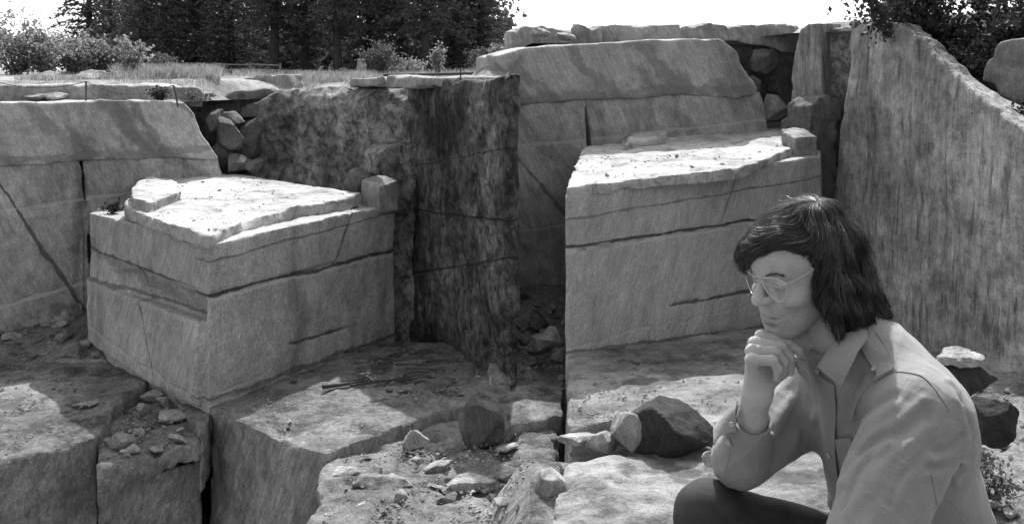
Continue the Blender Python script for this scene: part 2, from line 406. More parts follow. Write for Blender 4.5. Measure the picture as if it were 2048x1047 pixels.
o = wall('rock_wall', pLW, [(-140, 212), (45, 203), (120, 203), (200, 199), (300, 202), (368, 204), (388, 228), (408, 272), (420, 285), (428, 302), (437, 314), (436, 322),
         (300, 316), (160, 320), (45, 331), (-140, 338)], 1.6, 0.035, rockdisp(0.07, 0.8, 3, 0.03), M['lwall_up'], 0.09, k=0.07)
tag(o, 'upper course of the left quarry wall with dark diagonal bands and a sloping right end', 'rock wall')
def lowfold(P, d, u, v, n):
    c = pLW.uv(166, 330)[0]
    return d-np.where(u < c, 0.05, 0.0)
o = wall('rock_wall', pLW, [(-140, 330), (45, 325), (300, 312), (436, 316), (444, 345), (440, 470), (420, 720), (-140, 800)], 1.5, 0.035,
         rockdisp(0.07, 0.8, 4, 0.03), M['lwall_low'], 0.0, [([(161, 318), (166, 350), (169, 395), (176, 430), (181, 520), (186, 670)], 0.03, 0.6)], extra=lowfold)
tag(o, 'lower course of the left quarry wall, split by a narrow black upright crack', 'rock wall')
# the rounded rough wall between gully and corner
def roundtop(P, d, u, v, n):
    return np.maximum(d, (n+0.9*np.clip((v-pRR.uv(650, 215)[1])/0.7, 0, 2)**2)*0.8)
o = wall('rock_wall', pRR, [(512, 235), (522, 205), (545, 186), (590, 176), (680, 168), (740, 160), (860, 160), (860, 440), (600, 440), (505, 420), (500, 330), (506, 270)],
         1.6, 0.04, rockdisp(0.17, 0.9, 6, 0.12), M['rough'], 0.0, extra=roundtop, k=0.12)
tag(o, 'rough rounded dark wall of rock behind the big block, between gully and corner pillar', 'rock wall')
o = wall('rock_wall', pRW, [(818, 172), (860, 166), (930, 160), (985, 156), (1012, 148), (1013, 840), (818, 760)], 0.27, 0.04,
         rockdisp(0.10, 0.9, 7, 0.09), M['darkwall'], 0.0, k=0.06)
tag(o, 'tall dark stained rock wall closing the left bay on its right', 'rock wall')
# gully behind
pG = Plane((380, 23.0), (540, 23.2))
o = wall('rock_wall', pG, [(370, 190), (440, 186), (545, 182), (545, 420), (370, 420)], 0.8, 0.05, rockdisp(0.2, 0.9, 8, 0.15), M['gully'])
tag(o, 'shadowed broken rock face at the back of the gully', 'rock wall')

# the big block
TP = np.linalg.solve(np.array([[1, *W(418, 467, 15.0)[:2]], [1, *W(720, 385, 19.3)[:2]], [1, *W(430, 345, 21.5)[:2]]]),
                     np.array([W(418, 467, 15.0)[2], W(720, 385, 19.3)[2], W(430, 345, 21.5)[2]]))
foot = np.array([W(px, HZ, D)[:2] for px, D in ((180, 18.2), (418, 15.0), (790, 19.6), (760, 21.8), (430, 22.6), (215, 20.2))])
panel = [pBL.uv(*q) for q in ((186, 553), (215, 563), (252, 585), (300, 600), (350, 622), (407, 641), (405, 812), (300, 760), (186, 680))]
def blockf(P):
    zt = TP[0]+TP[1]*P[:, 0]+TP[2]*P[:, 1]-0.17
    zt = np.minimum(zt, -2.33+0.0*zt)
    d = smax(poly2d(P[:, 0], P[:, 1], foot), np.maximum(P[:, 2]-zt, -5.2-P[:, 2]), 0.012)
    Q = P-pBL.o; u, v, n = Q@pBL.u, Q@pBL.v, Q@pBL.n
    # a pocket broken out above the proud lower panel
    pk = poly2d(u, v, [pBL.uv(*q) for q in ((225, 545), (300, 540), (360, 575), (412, 600), (411, 644), (350, 625), (300, 603), (245, 585))])
    dep = 0.05+0.16*np.clip((u-pBL.uv(230, 560)[0])/2.2, 0, 1)*np.clip((pBL.uv(300, 545)[1]-v)/0.4, 0.1, 1)
    d = smax(d, -smax(pk, -(n+dep), 0.06), 0.06)
    d = smin(d, smax(poly2d(u, v, panel), np.abs(n-0.02)-0.09, 0.02), 0.02)
    # fine bed joints across the right face
    Q = P-pBR.o; u, v, n = Q@pBR.u, Q@pBR.v, Q@pBR.n
    for pts, w, dep in (([(416, 592), (480, 578), (545, 560), (620, 538), (700, 520), (790, 503)], 0.025, 0.05), ([(578, 689), (630, 672), (690, 655)], 0.02, 0.04)):
        d = np.maximum(d, -np.maximum(segd(u, v, [pBR.uv(*q) for q in pts])-w, -(n+dep)))
    return d
root = empty('granite_block', (*foot[:3].mean(0), -5.0), 'huge squared granite block with pale sunlit top jutting corner-first into the left bay', 'stone block')
me = sdf_mesh('body', blockf, (*foot.min(0)-0.3, -5.4), (*foot.max(0)+0.3, -1.6), 0.036, rockdisp(0.035, 0.9, 11, 0.02, 0.012, (-0.42, 0.25, -1)), 0.3, 40)
put('body', me, M['block'], root)
out = [(246, 404), (262, 419), (285, 426), (330, 443), (362, 452), (395, 463), (420, 469), (500, 435), (600, 411), (690, 397), (722, 385), (700, 381), (640, 374), (560, 360), (500, 350), (430, 343), (355, 352), (275, 362), (262, 390)]
slab('top_slab', out, 0, 0.24, 0.036, rockdisp(0.035, 1.2, 12, 0.05), M['top'], parent=root, plane=tuple(TP), k=0.03)
o = slab('loose_slab', [(262, 392), (300, 404), (366, 380), (352, 358), (300, 352), (270, 362)], 0, 0.24, 0.03, rockdisp(0.05, 1.5, 13, 0.05), M['top'],
         plane=(TP[0]+0.17, TP[1], TP[2]-0.0), k=0.03)
tag(o, 'flat broken slab lying on the back left edge of the big block', 'stone slab')
# small cut block on the right shoulder, pillar in the corner
def cut_block(name, pxc, D, zb, sx, sy, sz, rot, label, mat, seed, cat='stone block', tilt=0.0):
    def f(P):
        q = np.abs(P-V3(0, 0, sz/2))-V3(sx, sy, sz)/2
        d = np.linalg.norm(np.maximum(q, 0), axis=1)+np.minimum(q.max(1), 0)-0.015
        return np.maximum(d, (P[:, 2]-sz*0.92-tilt*(P[:, 0]*math.sin(rot)+P[:, 1]*math.cos(rot)))*0.95)
    me = sdf_mesh(name, f, (-sx*0.8, -sy*0.8, -0.1), (sx*0.8, sy*0.8, sz*1.3), max(sx, sz)/22, rockdisp(0.035, 2.5, seed, 0.02), 0.2, 35)
    o = bpy.data.objects.new(name, me); C.objects.link(o); me.materials.append(mat)
    o.location = W(pxc, HZ, D)+V3(0, 0, zb); o.rotation_euler = (0, 0, rot); return tag(o, label, cat)
cut_block('cut_stone', 761, 19.45, -2.45, 0.5, 0.5, 0.66, rad(-42), 'small cut cube of granite with sunlit top on the right shoulder of the big block', M['stone'], 21, tilt=0.3)
pPl = Plane((755, 20.0), (835, 20.4))
o = wall('rock_pillar', pPl, [(756, 312), (770, 295), (790, 288), (815, 284), (834, 292), (830, 500), (826, 720), (770, 720), (786, 500), (786, 420), (772, 360), (756, 350)],
         0.9, 0.032, rockdisp(0.06, 1.6, 22, 0.07), M['rough'], k=0.015)
tag(o, 'narrow upright pillar of dark rock in the corner beside the small cut cube', 'rock pillar')

# floor slabs of the left bay
def rub(amp, fr, s): return lambda P: amp*fbm(P*fr, 3, s)
o = slab('floor_slab', [(416, 811), (480, 793), (620, 735), (765, 684), (900, 684), (1014, 758), (1020, 792), (930, 806), (870, 826), (760, 866), (705, 884), (655, 907), (600, 893), (556, 880), (500, 850), (440, 826)],
     -4.83, 2.2, 0.04, rockdisp(0.06, 1.0, 31, 0.05), M['floor'], k=0.04)
tag(o, 'wide flat slab of floor in front of the left block with a broken front corner', 'stone slab')
o = slab('floor_slab', [(648, 922), (700, 892), (790, 856), (870, 832), (1040, 800), (1120, 830), (1110, 1080), (560, 1080), (640, 1000)],
     -4.94, 1.1, 0.045, rockdisp(0.10, 1.2, 32, 0.10), M['floor'], k=0.05, rise=rub(0.10, 0.9, 33))
tag(o, 'lumpy lower shelf of rock strewn with rubble at the bottom beside the boulder', 'stone slab')
o = slab('floor_slab', [(-120, 690), (60, 672), (190, 672), (220, 690), (303, 747), (285, 772), (246, 800), (225, 815), (214, 845), (192, 873), (120, 894), (45, 912), (-120, 940)],
     -4.86, 2.0, 0.04, rockdisp(0.05, 1.0, 34, 0.04), M['floor'], k=0.04)
tag(o, 'broad worn slab at lower left with a broken bite out of its right edge', 'stone slab')
o = slab('floor_slab', [(303, 758), (350, 800), (398, 858), (402, 876), (330, 905), (262, 925), (200, 938), (198, 880), (225, 830)],
     -5.03, 0.32, 0.035, rockdisp(0.07, 1.3, 35, 0.07), M['floor'], k=0.04)
tag(o, 'thin dropped slab holding broken stones, beside the open joint at the block foot', 'stone slab')
o = slab('floor_slab', [(195, 962), (262, 955), (330, 942), (402, 918), (398, 880), (330, 865), (200, 880)],
     -5.45, 1.6, 0.04, rockdisp(0.06, 1.1, 36, 0.06), M['floor'], k=0.04)
tag(o, 'lower block of stone under the thin dropped slab', 'stone slab')
o = slab('floor_slab', [(292, 738), (330, 775), (402, 862), (416, 842), (424, 812), (405, 795), (330, 745)], -4.93, 0.9, 0.035, rockdisp(0.04, 1.3, 37, 0.04), M['floor'], k=0.04)
tag(o, 'narrow pale strip of rock along the foot of the left block corner', 'stone slab')

# ------------------------------------------------------------------ rock faces of the right bay
qLW = Plane((1040, 19.4), (1500, 20.8)); qF = Plane((1132, 15.0), (1640, 18.6)); qRW = Plane((1680, 18.8), (2060, 13.4), 0.03)
M['q_up'] = granite('pale_split_granite', 0.38, (0.55, 0, -1), 0.14, 0.25, mott=0.18, blot=0.36, blot_lo=0.52, bump=0.6, stain_w=1.2, seams=[
    qLW.seam((1262, 82), (1380, 195), 0.2, 0.12, 0.55, None, 0.5), qLW.seam((1130, 90), (1240, 200), 0.16, 0.13, 0.5, None, 0.6), qLW.seam((1047, 200), (1480, 178), 0.12, 0.14, 0.55, None, 0.3)])
M['q_low'] = granite('grey_split_granite', 0.38, (0.4, 0, -1), 0.17, 0.35, mott=0.25, blot=0.3, blot_lo=0.55, bump=0.5, seams=[
    qLW.seam((1047, 290), (1160, 278), 0.04, 0.4, 0.5), qLW.seam((1047, 460), (1120, 450), 0.04, 0.36, 0.6), qLW.seam((1047, 335), (1130, 430), 0.05, 0.06, 0.6, None, 0.25)])
M['q_block'] = granite('chiselled_granite', 0.43, (-0.4, -0.1, -1), 0.18, 0.22, mott=0.13, bump=0.55, sfreq=26, seams=[
    qF.seam((1138, 502), (1500, 448), 0.035, 0.46, 0.6, [(qF.o-qF.n*0.3, qF.n, 0.1)]),
    qF.seam((1138, 495), (1500, 441), 0.025, 0.04, 0.85, [(qF.o-qF.n*0.3, qF.n, 0.1)]),
    qF.seam((1132, 440), (1458, 385), 0.018, 0.1, 0.6, [(qF.o-qF.n*0.3, qF.n, 0.1)]),
    qF.seam((1476, 338), (1438, 455), 0.03, 0.12, 0.6, [(qF.o-qF.n*0.3, qF.n, 0.1), (qF.hit(1440, 450), V3(0, 0, 1), 0.1)]),
    qF.seam((1345, 610), (1500, 580), 0.025, 0.06, 0.8, [(qF.hit(1340, 600), qF.u, 0.05)]),
    qF.seam((1140, 697), (1400, 630), 0.03, 0.42, 0.4, None, 0.4), qF.seam((1140, 708), (1640, 640), 0.04, 0.06, 0.6, None, 0.15)])
M['q_wall'] = granite('upright_grained_granite', 0.42, (-0.12, 0, -1), 0.2, 0.3, mott=0.5, dfreq=7.5, bump=1.0, sfreq=15, stain_w=6.0, rough_bump=1.3, dash=0.42, dirt=0.25)
M['q_floor'] = granite('quarry_floor_granite', 0.35, (1, 0.3, 0), 0.15, 0.35, (1, 0.2, 0), dirt=0.5, top=0.72, mott=0.38, bump=0.8, sfreq=6, rough_bump=1.1, stain_w=1.4)
o = wall('rock_wall', qLW, [(985, 108), (1047, 95), (1120, 88), (1230, 84), (1300, 79), (1437, 78), (1455, 90), (1472, 103), (1498, 146), (1518, 176), (1514, 192),
         (1467, 199), (1348, 192), (1169, 200), (1047, 212), (985, 218)], 1.6, 0.035, rockdisp(0.06, 0.8, 41, 0.03), M['q_up'], 0.09, k=0.07)
tag(o, 'upper course of the rock wall behind the man, pale with dark diagonal bands', 'rock wall')
o = wall('rock_wall', qLW, [(985, 206), (1300, 190), (1520, 185), (1540, 260), (1530, 420), (1400, 600), (985, 680)], 1.5, 0.04, rockdisp(0.06, 0.8, 42, 0.03), M['q_low'], 0.0,
         [([(1168, 196), (1173, 225), (1178, 270), (1183, 330)], 0.03, 0.6)])
tag(o, 'lower course of the rock wall behind the right-hand block, cut by a thin black crack', 'rock wall')
QP = np.linalg.solve(np.array([[1, *W(1130, 375, 15.0)[:2]], [1, *W(1565, 302, 18.2)[:2]], [1, *W(1168, 292, 19.2)[:2]]]),
                     np.array([W(1130, 375, 15.0)[2], W(1565, 302, 18.2)[2], W(1168, 292, 19.2)[2]]))
qfoot = np.array([W(px, HZ, D)[:2] for px, D in ((1131, 15.0), (1645, 18.6), (1640, 21.5), (1180, 20.5), (1150, 17.5))])
def qblock(P):
    zt = QP[0]+QP[1]*P[:, 0]+QP[2]*P[:, 1]-0.14
    d = smax(poly2d(P[:, 0], P[:, 1], qfoot), np.maximum(P[:, 2]-zt, -4.6-P[:, 2]), 0.01)
    Q = P-qF.o; u, v, n = Q@qF.u, Q@qF.v, Q@qF.n
    for pts, w, dep in (([(1130, 497), (1180, 499), (1240, 486), (1350, 465), (1500, 444)], 0.024, 0.05), ([(1345, 608), (1430, 596), (1500, 581)], 0.02, 0.04)):
        d = np.maximum(d, -np.maximum(segd(u, v, [qF.uv(*q) for q in pts])-w, -(n+dep)))
    return d
root = empty('granite_block', (*qfoot[:2].mean(0), -4.2), 'big flat-topped granite block right behind the man', 'stone block')
me = sdf_mesh('body', qblock, (*qfoot.min(0)-0.3, -4.8), (*qfoot.max(0)+0.3, -0.7), 0.036, rockdisp(0.03, 0.9, 43, 0.015, 0.01, (-0.4, -0.1, -1)), 0.3, 40)
put('body', me, M['q_block'], root)
slab('top_slab', [(1131, 374), (1300, 353), (1470, 337), (1505, 327), (1565, 302), (1640, 275), (1600, 235), (1500, 240), (1330, 248), (1262, 262), (1240, 284), (1166, 292)], 0, 0.19, 0.036,
     rockdisp(0.03, 1.2, 44, 0.04), M['top'], parent=root, plane=tuple(QP), k=0.025)
o = slab('loose_slab', [(1250, 285), (1330, 272), (1340, 246), (1300, 242), (1268, 256)], 0, 0.2, 0.03, rockdisp(0.05, 1.5, 45, 0.05), M['top'], plane=(QP[0]+0.13, QP[1], QP[2]), k=0.03)
tag(o, 'broken flat slab at the back of the right-hand block top', 'stone slab')
cut_block('cut_stone', 1597, 18.9, -1.52, 0.46, 0.5, 0.68, rad(14), 'small white cut stone with bright sunlit end beside the corner pillar behind the man', M['pale'], 46, tilt=0.3)
qPl = Plane((1618, 19.2), (1682, 19.4))
o = wall('rock_pillar', qPl, [(1622, 212), (1636, 196), (1655, 188), (1670, 196), (1682, 200), (1674, 300), (1664, 700), (1595, 700), (1606, 420), (1618, 300)], 0.8, 0.032, rockdisp(0.05, 1.8, 47, 0.05), M['gully'], k=0.015)
tag(o, 'thin upright rock pillar between the white cut stone and the tall grained wall', 'rock pillar')
qB = Plane((1588, 20.6), (1720, 19.4))
M['q_pale'] = granite('pale_grained_granite', 0.3, (0.05, 0, -1), 0.35, 0.3, mott=0.2, bump=0.8, sfreq=9)
o = wall('rock_wall', qB, [(1603, 58), (1618, 47), (1648, 46), (1655, 420), (1585, 420), (1588, 200), (1594, 110)], 0.7, 0.035, rockdisp(0.06, 1.0, 48, 0.03), M['q_pale'], 0.12)
tag(o, 'pale narrow upright face left of the tall grained wall', 'rock wall')
o = wall('rock_wall', qB, [(1640, 55), (1725, 52), (1725, 420), (1640, 420)], 0.7, 0.04, rockdisp(0.06, 1.0, 49, 0.03), M['rough'], -0.2)
tag(o, 'dark recessed strip of rock above the thin pillar', 'rock wall')
o = wall('rock_wall', qRW, [(1703, 44), (1760, 44), (1800, 52), (1835, 78), (1868, 108), (1905, 145), (1945, 178), (1985, 210), (2003, 226), (2110, 300), (2110, 900), (1640, 900), (1655, 430), (1672, 300), (1692, 150)],
         0.32, 0.035, rockdisp(0.07, 0.9, 50, 0.02, 0.022, (0.08, 0, -1)), M['q_wall'], 0.0, k=0.06)
tag(o, 'tall grey upright-grained rock wall on the far right with a sloping top', 'rock wall')
pG2 = Plane((1440, 22.6), (1610, 22.4))
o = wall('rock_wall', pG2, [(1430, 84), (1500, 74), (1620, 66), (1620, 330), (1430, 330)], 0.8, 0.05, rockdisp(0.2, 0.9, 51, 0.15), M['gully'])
tag(o, 'broken shadowed rock face filling the gully behind the right bay', 'rock wall')
o = slab('floor_slab', [(1134, 712), (1300, 680), (1640, 640), (1900, 690), (2120, 720), (2120, 900), (1700, 880), (1440, 856), (1370, 845), (1260, 832), (1180, 846), (1131, 862)], -4.07, 1.6, 0.04,
     rockdisp(0.05, 1.0, 52, 0.06), M['q_floor'], k=0.05, rise=rub(0.05, 0.8, 53))
tag(o, 'flat rock floor in front of the right-hand block with a sheer left edge', 'stone slab')
o = slab('floor_slab', [(1124, 930), (1180, 918), (1280, 905), (1440, 880), (1700, 880), (2120, 900), (2120, 1090), (1090, 1090)], -4.17, 1.4, 0.045, rockdisp(0.07, 1.0, 54, 0.08), M['q_floor'], k=0.06, rise=rub(0.06, 1.0, 55))
tag(o, 'sunlit foreground rock slab below the dark boulder', 'stone slab')
o = slab('floor_slab', [(985, 800), (1060, 760), (1128, 738), (1128, 826), (1060, 838), (985, 850)], -4.75, 1.2, 0.04, rockdisp(0.07, 1.2, 56, 0.08), M['floor'], k=0.05)
tag(o, 'small shelf of rock at the foot of the dark heap beside the right-hand floor', 'stone slab')
# ------------------------------------------------------------------ ground behind the rim, pit floor, ledge under the man
def sheet(name, X, Y, Z, mat):
    n, m = X.shape
    me = mesh_np(name, np.stack([X, Y, Z], -1).reshape(-1, 3), grid_faces(n, m)[:, ::-1] if False else grid_faces(n, m))
    o = put(name, me, mat); o['kind'] = 'structure'; return o
k = N('dry_ground'); P = world_pos(k)
k.col(k.math('MULTIPLY', k.math('MULTIPLY', k.ramp(k.noise(P, 0.7, 5), 0.3, 0.7, 0.5, 1.25), k.ramp(k.noise(P, 9, 5, 0.7), 0.3, 0.7, 0.6, 1.25)), 0.26))
k.b.inputs['Roughness'].default_value = 0.95; k.bump(k.noise(P, 14, 6, 0.7), 0.8, 0.05); M['ground'] = k.m
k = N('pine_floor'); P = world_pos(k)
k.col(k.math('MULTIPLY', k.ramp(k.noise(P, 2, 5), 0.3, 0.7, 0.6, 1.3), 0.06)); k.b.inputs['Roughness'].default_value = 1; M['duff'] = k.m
RX = np.array([-60, -14, -10, -7.2, -6.4, -5.2, -4.6, -2.2, -2.0, -0.45, -0.2, 0.15, 0.3, 4.0, 4.6, 6.0, 6.6, 7.4, 9.0, 60])
RY = np.array([18.2, 19.0, 19.6, 20.0, 22.2, 23.2, 22.4, 21.4, 20.9, 17.0, 17.3, 19.0, 19.6, 21.0, 22.6, 21.4, 18.5, 15.3, 13.5, 12.5])
RZ = np.array([-.2, -.30, -.31, -.32, -.3, -.25, -.08, 0.02, 0.02, 0.02, 0.05, 0.55, 0.85, 0.92, 0.98, 1.15, 1.05, 0.05, -0.8, -0.8])
def ground_z(x, t):
    """height of the land at t metres behind the rim"""
    z0 = np.interp(x, RX, RZ)
    L = np.clip((0.6-x)/1.6, 0, 1)
    zl = 0.10+0.020*np.minimum(t, 60)
    zr = 1.30+0.01*np.minimum(t, 60)
    a = np.clip(t/2.6, 0, 1); a = a*a*(3-2*a)
    return z0*(1-a)+(zl*L+zr*(1-L))*a
xs = np.concatenate([np.linspace(-60, -15, 20), np.linspace(-14.5, 10, 200), np.linspace(11, 60, 20)])
ts = np.concatenate([np.linspace(-0.7, 6, 60), np.geomspace(6.3, 500, 50)])
T_, X_ = np.meshgrid(ts, xs, indexing='ij')
Y_ = np.interp(X_, RX, RY)+0.9+T_; X2 = X_*(1+np.maximum(T_-6, 0)/40)
Z_ = ground_z(X_, np.maximum(T_, 0))+0.05*fbm(np.stack([X2, Y_, 0*X2], -1).reshape(-1, 3)*0.9, 3, 5).reshape(X2.shape)*np.clip(T_+0.7, 0.2, 1)-0.03
gr = sheet('ground', X2, Y_, Z_, M['ground'])
def rim(px, D):
    """point on the land seen in column px at distance D"""
    x = (px-CX)/FPX*D; x0 = x
    for _ in range(6): t = D-np.interp(x0, RX, RY)-0.9; x0 = x/(1+max(t-6, 0)/40)
    return V3(x, D, float(ground_z(np.array(x0), np.array(max(t, 0.0))))-0.02)
Yp, Xp = np.meshgrid(np.linspace(1, 26, 60), np.linspace(-25, 25, 100), indexing='ij')
o = sheet('pit_floor', Xp, Yp, -6.95+0.15*fbm(np.stack([Xp, Yp, 0*Xp], -1).reshape(-1, 3), 3, 2).reshape(Xp.shape), M['floor'])
# rubble heaps (sheets of broken ground the stones lie on)
def heap(px0, px1, D0, D1, z0, z1, amp, seed, mat, name='rubble_heap', n=60, fade=8, drop=.55):
    d, u = np.meshgrid(np.linspace(D0, D1, n), np.linspace(0, 1, n), indexing='ij')
    X = ((px0+(px1-px0)*u)-CX)/FPX*d; Z = z0+(z1-z0)*(d-D0)/(D1-D0)
    Z = Z+amp*fbm(np.stack([X, d, 0*X], -1).reshape(-1, 3)*1.4, 4, seed, 0.6).reshape(X.shape)
    e = np.minimum(np.minimum(u, 1-u)*fade, np.minimum(d-D0, D1-d)/(D1-D0)*8); e = np.clip(e, 0, 1); Z = Z-drop*(1-e*e*(3-2*e))
    me = mesh_np(name, np.stack([X, d, Z], -1).reshape(-1, 3), grid_faces(n, n)); o = put(name, me, mat); o['kind'] = 'structure'
    def at(px, D):
        x = (px-CX)/FPX*D
        u = (px-px0)/(px1-px0); e = min(1, max(0, min(u, 1-u)*fade, 0)); e = min(e, max(0, min(D-D0, D1-D)/(D1-D0)*8))
        return V3(x, D, -drop*(1-e*e*(3-2*e))+z0+(z1-z0)*(D-D0)/(D1-D0)+amp*fbm(np.array([[x, D, 0]])*1.4, 4, seed, 0.6)[0])
    return at
hA = heap(960, 1150, 15.6, 20.0, -4.95, -3.75, 0.18, 61, M['floor'])
hB = heap(-80, 250, 17.2, 20.5, -4.92, -4.25, 0.12, 62, M['floor'])
hC = heap(1540, 2360, 5.6, 14.6, -2.95, -4.1, 0.22, 63, M['floor'], fade=3.2, drop=1.15)
hD = heap(930, 1380, 8.4, 11.9, -4.5, -4.25, 0.12, 64, M['floor'], fade=3, drop=.9)

# ------------------------------------------------------------------ loose stones
def stone_mesh(seed, flat=0.6):
    rg = np.random.default_rng(seed); bm = bmesh.new()
    for q in rg.uniform(-1, 1, (15, 3)):
        q = q/max(1, np.linalg.norm(q)**0.6); bm.verts.new((q[0]*0.5, q[1]*0.42, q[2]*0.5*flat))
    r = bmesh.ops.convex_hull(bm, input=bm.verts); bmesh.ops.delete(bm, geom=[v for v in bm.verts if not v.link_faces], context='VERTS')
    bmesh.ops.bevel(bm, geom=list(bm.edges), offset=0.025, segments=1, affect='EDGES')
    z = min(v.co.z for v in bm.verts); bmesh.ops.translate(bm, verts=bm.verts, vec=(0, 0, -z))
    me = bpy.data.meshes.new('stone'); bm.to_mesh(me); bm.free(); return me
k = N('loose_stone'); tc = k.n('TexCoord').outputs['Object']; oi = k.n('ObjectInfo').outputs['Random']
k.col(k.math('MULTIPLY', k.math('MULTIPLY', k.ramp(k.noise(tc, 6, 5), 0.3, 0.7, 0.6, 1.25), k.ramp(oi, 0, 1, 0.35, 1.25, False)), 0.31))
k.b.inputs['Roughness'].default_value = 0.95; k.bump(k.noise(tc, 9, 5, 0.7), 0.7, 0.06); M['loose'] = k.m
SM = [stone_mesh(100+i, (0.35, 0.55, 0.8)[i % 3]) for i in range(12)]
for m_ in SM: m_.materials.append(M['loose'])
RN = random.Random(7)
def stone(p, size, label, group, mesh=None, rot=None, name='stone', cat='stone'):
    o = bpy.data.objects.new(name, mesh or SM[RN.randrange(12)]); C.objects.link(o)
    o.location = Vector(p)+Vector((0, 0, -0.12*size)); o.scale = (size*RN.uniform(.8, 1.3), size*RN.uniform(.8, 1.2), size*RN.uniform(.7, 1.1))
    o.rotation_euler = rot or (RN.uniform(-.35, .35), RN.uniform(-.35, .35), RN.uniform(0, 6.3))
    return tag(o, label, cat, group)
def scatter(n, region, place, smin_, smax_, label, group, pw=2.2):
    x0, x1, y0, y1 = region
    for _ in range(n):
        p = place(RN.uniform(x0, x1), RN.uniform(y0, y1))
        if p is not None: stone(p, smin_+(smax_-smin_)*RN.random()**pw, label, group)
def inpoly(poly, z):
    A = np.array(poly, float)
    def f(px, py):
        if poly2d(np.array([px*1.0]), np.array([py*1.0]), A)[0] > -4: return None
        return onz(px, py, z)
    return f
scatter(46, (-20, 240, 17.6, 19.2), lambda a, b: hB(a, b), 0.08, 0.42, 'broken angular stone in the heap at the foot of the left wall', 'stones heaped at the foot of the left wall', 1.6)
scatter(34, (0, 300, 690, 860), inpoly([(-20, 700), (200, 690), (290, 750), (215, 820), (190, 865), (45, 900), (-20, 905)], -4.85), 0.04, 0.16, 'small chip of stone lying on the broad lower-left slab', 'chips on the lower-left slab')
scatter(42, (430, 1000, 690, 900), inpoly([(430, 815), (760, 695), (890, 690), (1005, 770), (920, 800), (760, 858), (655, 895), (560, 872)], -4.82), 0.04, 0.2, 'small stone strewn on the wide slab before the big block', 'stones strewn on the wide slab')
scatter(46, (660, 1040, 800, 1040), inpoly([(650, 935), (700, 900), (790, 862), (870, 840), (1060, 805), (1060, 1047), (640, 1047)], -4.93), 0.06, 0.42, 'broken stone among the rubble on the lower rock shelf', 'rubble on the lower rock shelf', 2.4)
scatter(36, (1035, 1128, 15.9, 19.0), lambda a, b: hA(a, b), 0.1, 0.5, 'broken stone in the dark heap between the left bay and the right-hand block', 'stones in the dark heap', 1.6)
scatter(40, (1140, 1560, 650, 860), inpoly([(1140, 715), (1560, 655), (1560, 790), (1300, 815), (1140, 850)], -4.06), 0.04, 0.17, 'small stone strewn on the rock floor before the right-hand block', 'stones on the right-hand floor')
scatter(44, (985, 1240, 9.0, 11.4), lambda a, b: hD(a, b), 0.06, 0.3, 'grey stone in the rubble at the lower left of the right bay', 'rubble at the lower left of the right bay', 1.8)
scatter(30, (1420, 1760, 830, 960), inpoly([(1400, 830), (1760, 830), (1760, 1040), (1420, 960)], -4.28), 0.06, 0.32, 'stone lying behind the man\'s raised arm', 'stones behind the raised arm')
scatter(60, (1840, 2060, 6.6, 12.8), lambda a, b: hC(a, b), 0.07, 0.36, 'dark rubble stone behind the man\'s back', 'rubble behind the man', 1.7)
scatter(52, (205, 390, 770, 925), inpoly([(228, 835), (300, 768), (392, 868), (330, 902), (205, 928)], -5.02), 0.08, 0.42, 'stone shard lying in the broken hollow at the lower left', 'shards in the broken hollow', 1.8)
def gravel(name, n, place, region, s0, s1, seed, mat):
    rg = np.random.default_rng(seed); V, F = [], []
    base = np.array([(1, 0, 0), (-1, 0, 0), (0, 1, 0), (0, -1, 0), (0, 0, .7), (0, 0, -.7)], float)
    fc = np.array([(0, 2, 4), (2, 1, 4), (1, 3, 4), (3, 0, 4), (2, 0, 5), (1, 2, 5), (3, 1, 5), (0, 3, 5)])
    while len(V) < n:
        p = place(rg.uniform(*region[:2]), rg.uniform(*region[2:]))
        if p is None: continue
        
        if noise(np.array([p])*2.2, 77)[0] < .5*rg.random()-.12: continue
        s = .8*(s0+(s1-s0)*rg.random()**4); q, _ = np.linalg.qr(rg.normal(size=(3, 3)))
        F.append(fc+6*len(V)); V.append((base*rg.uniform(.4, 1.1, (6, 3)))@q*s*V3(1, 1, .7)+p)
    me = mesh_np(name, np.concatenate(V), np.concatenate(F), False); o = put(name, me, mat); o['kind'] = 'stuff'; return o
gravel('gravel', 900, inpoly([(430, 815), (760, 695), (890, 690), (1005, 770), (920, 800), (760, 858), (655, 895), (560, 872)], -4.8), (430, 1000, 690, 900), 0.008, 0.045, 1, M['stone'])
gravel('gravel', 1300, inpoly([(650, 935), (700, 900), (790, 862), (870, 840), (1060, 805), (1060, 1047), (640, 1047)], -4.90), (640, 1060, 800, 1047), 0.01, 0.07, 2, M['stone'])
gravel('gravel', 700, inpoly([(-20, 700), (200, 690), (290, 750), (215, 820), (190, 865), (45, 900), (-20, 905)], -4.83), (0, 300, 690, 900), 0.008, 0.05, 3, M['stone'])
gravel('gravel', 1200, inpoly([(1140, 715), (1760, 655), (1760, 790), (1300, 825), (1140, 850)], -4.05), (1140, 1760, 650, 860), 0.008, 0.05, 4, M['stone'])
gravel('gravel', 2600, lambda a, b: hD(a, b), (960, 1300, 8.8, 11.6), 0.01, 0.06, 5, M['stone'])
gravel('gravel', 1500, lambda a, b: hC(a, b), (1760, 2150, 6.4, 13.3), 0.01, 0.06, 6, M['stone'])
gravel('gravel', 1000, lambda a, b: hA(a, b), (990, 1140, 15.7, 19.6), 0.01, 0.07, 7, M['stone'])
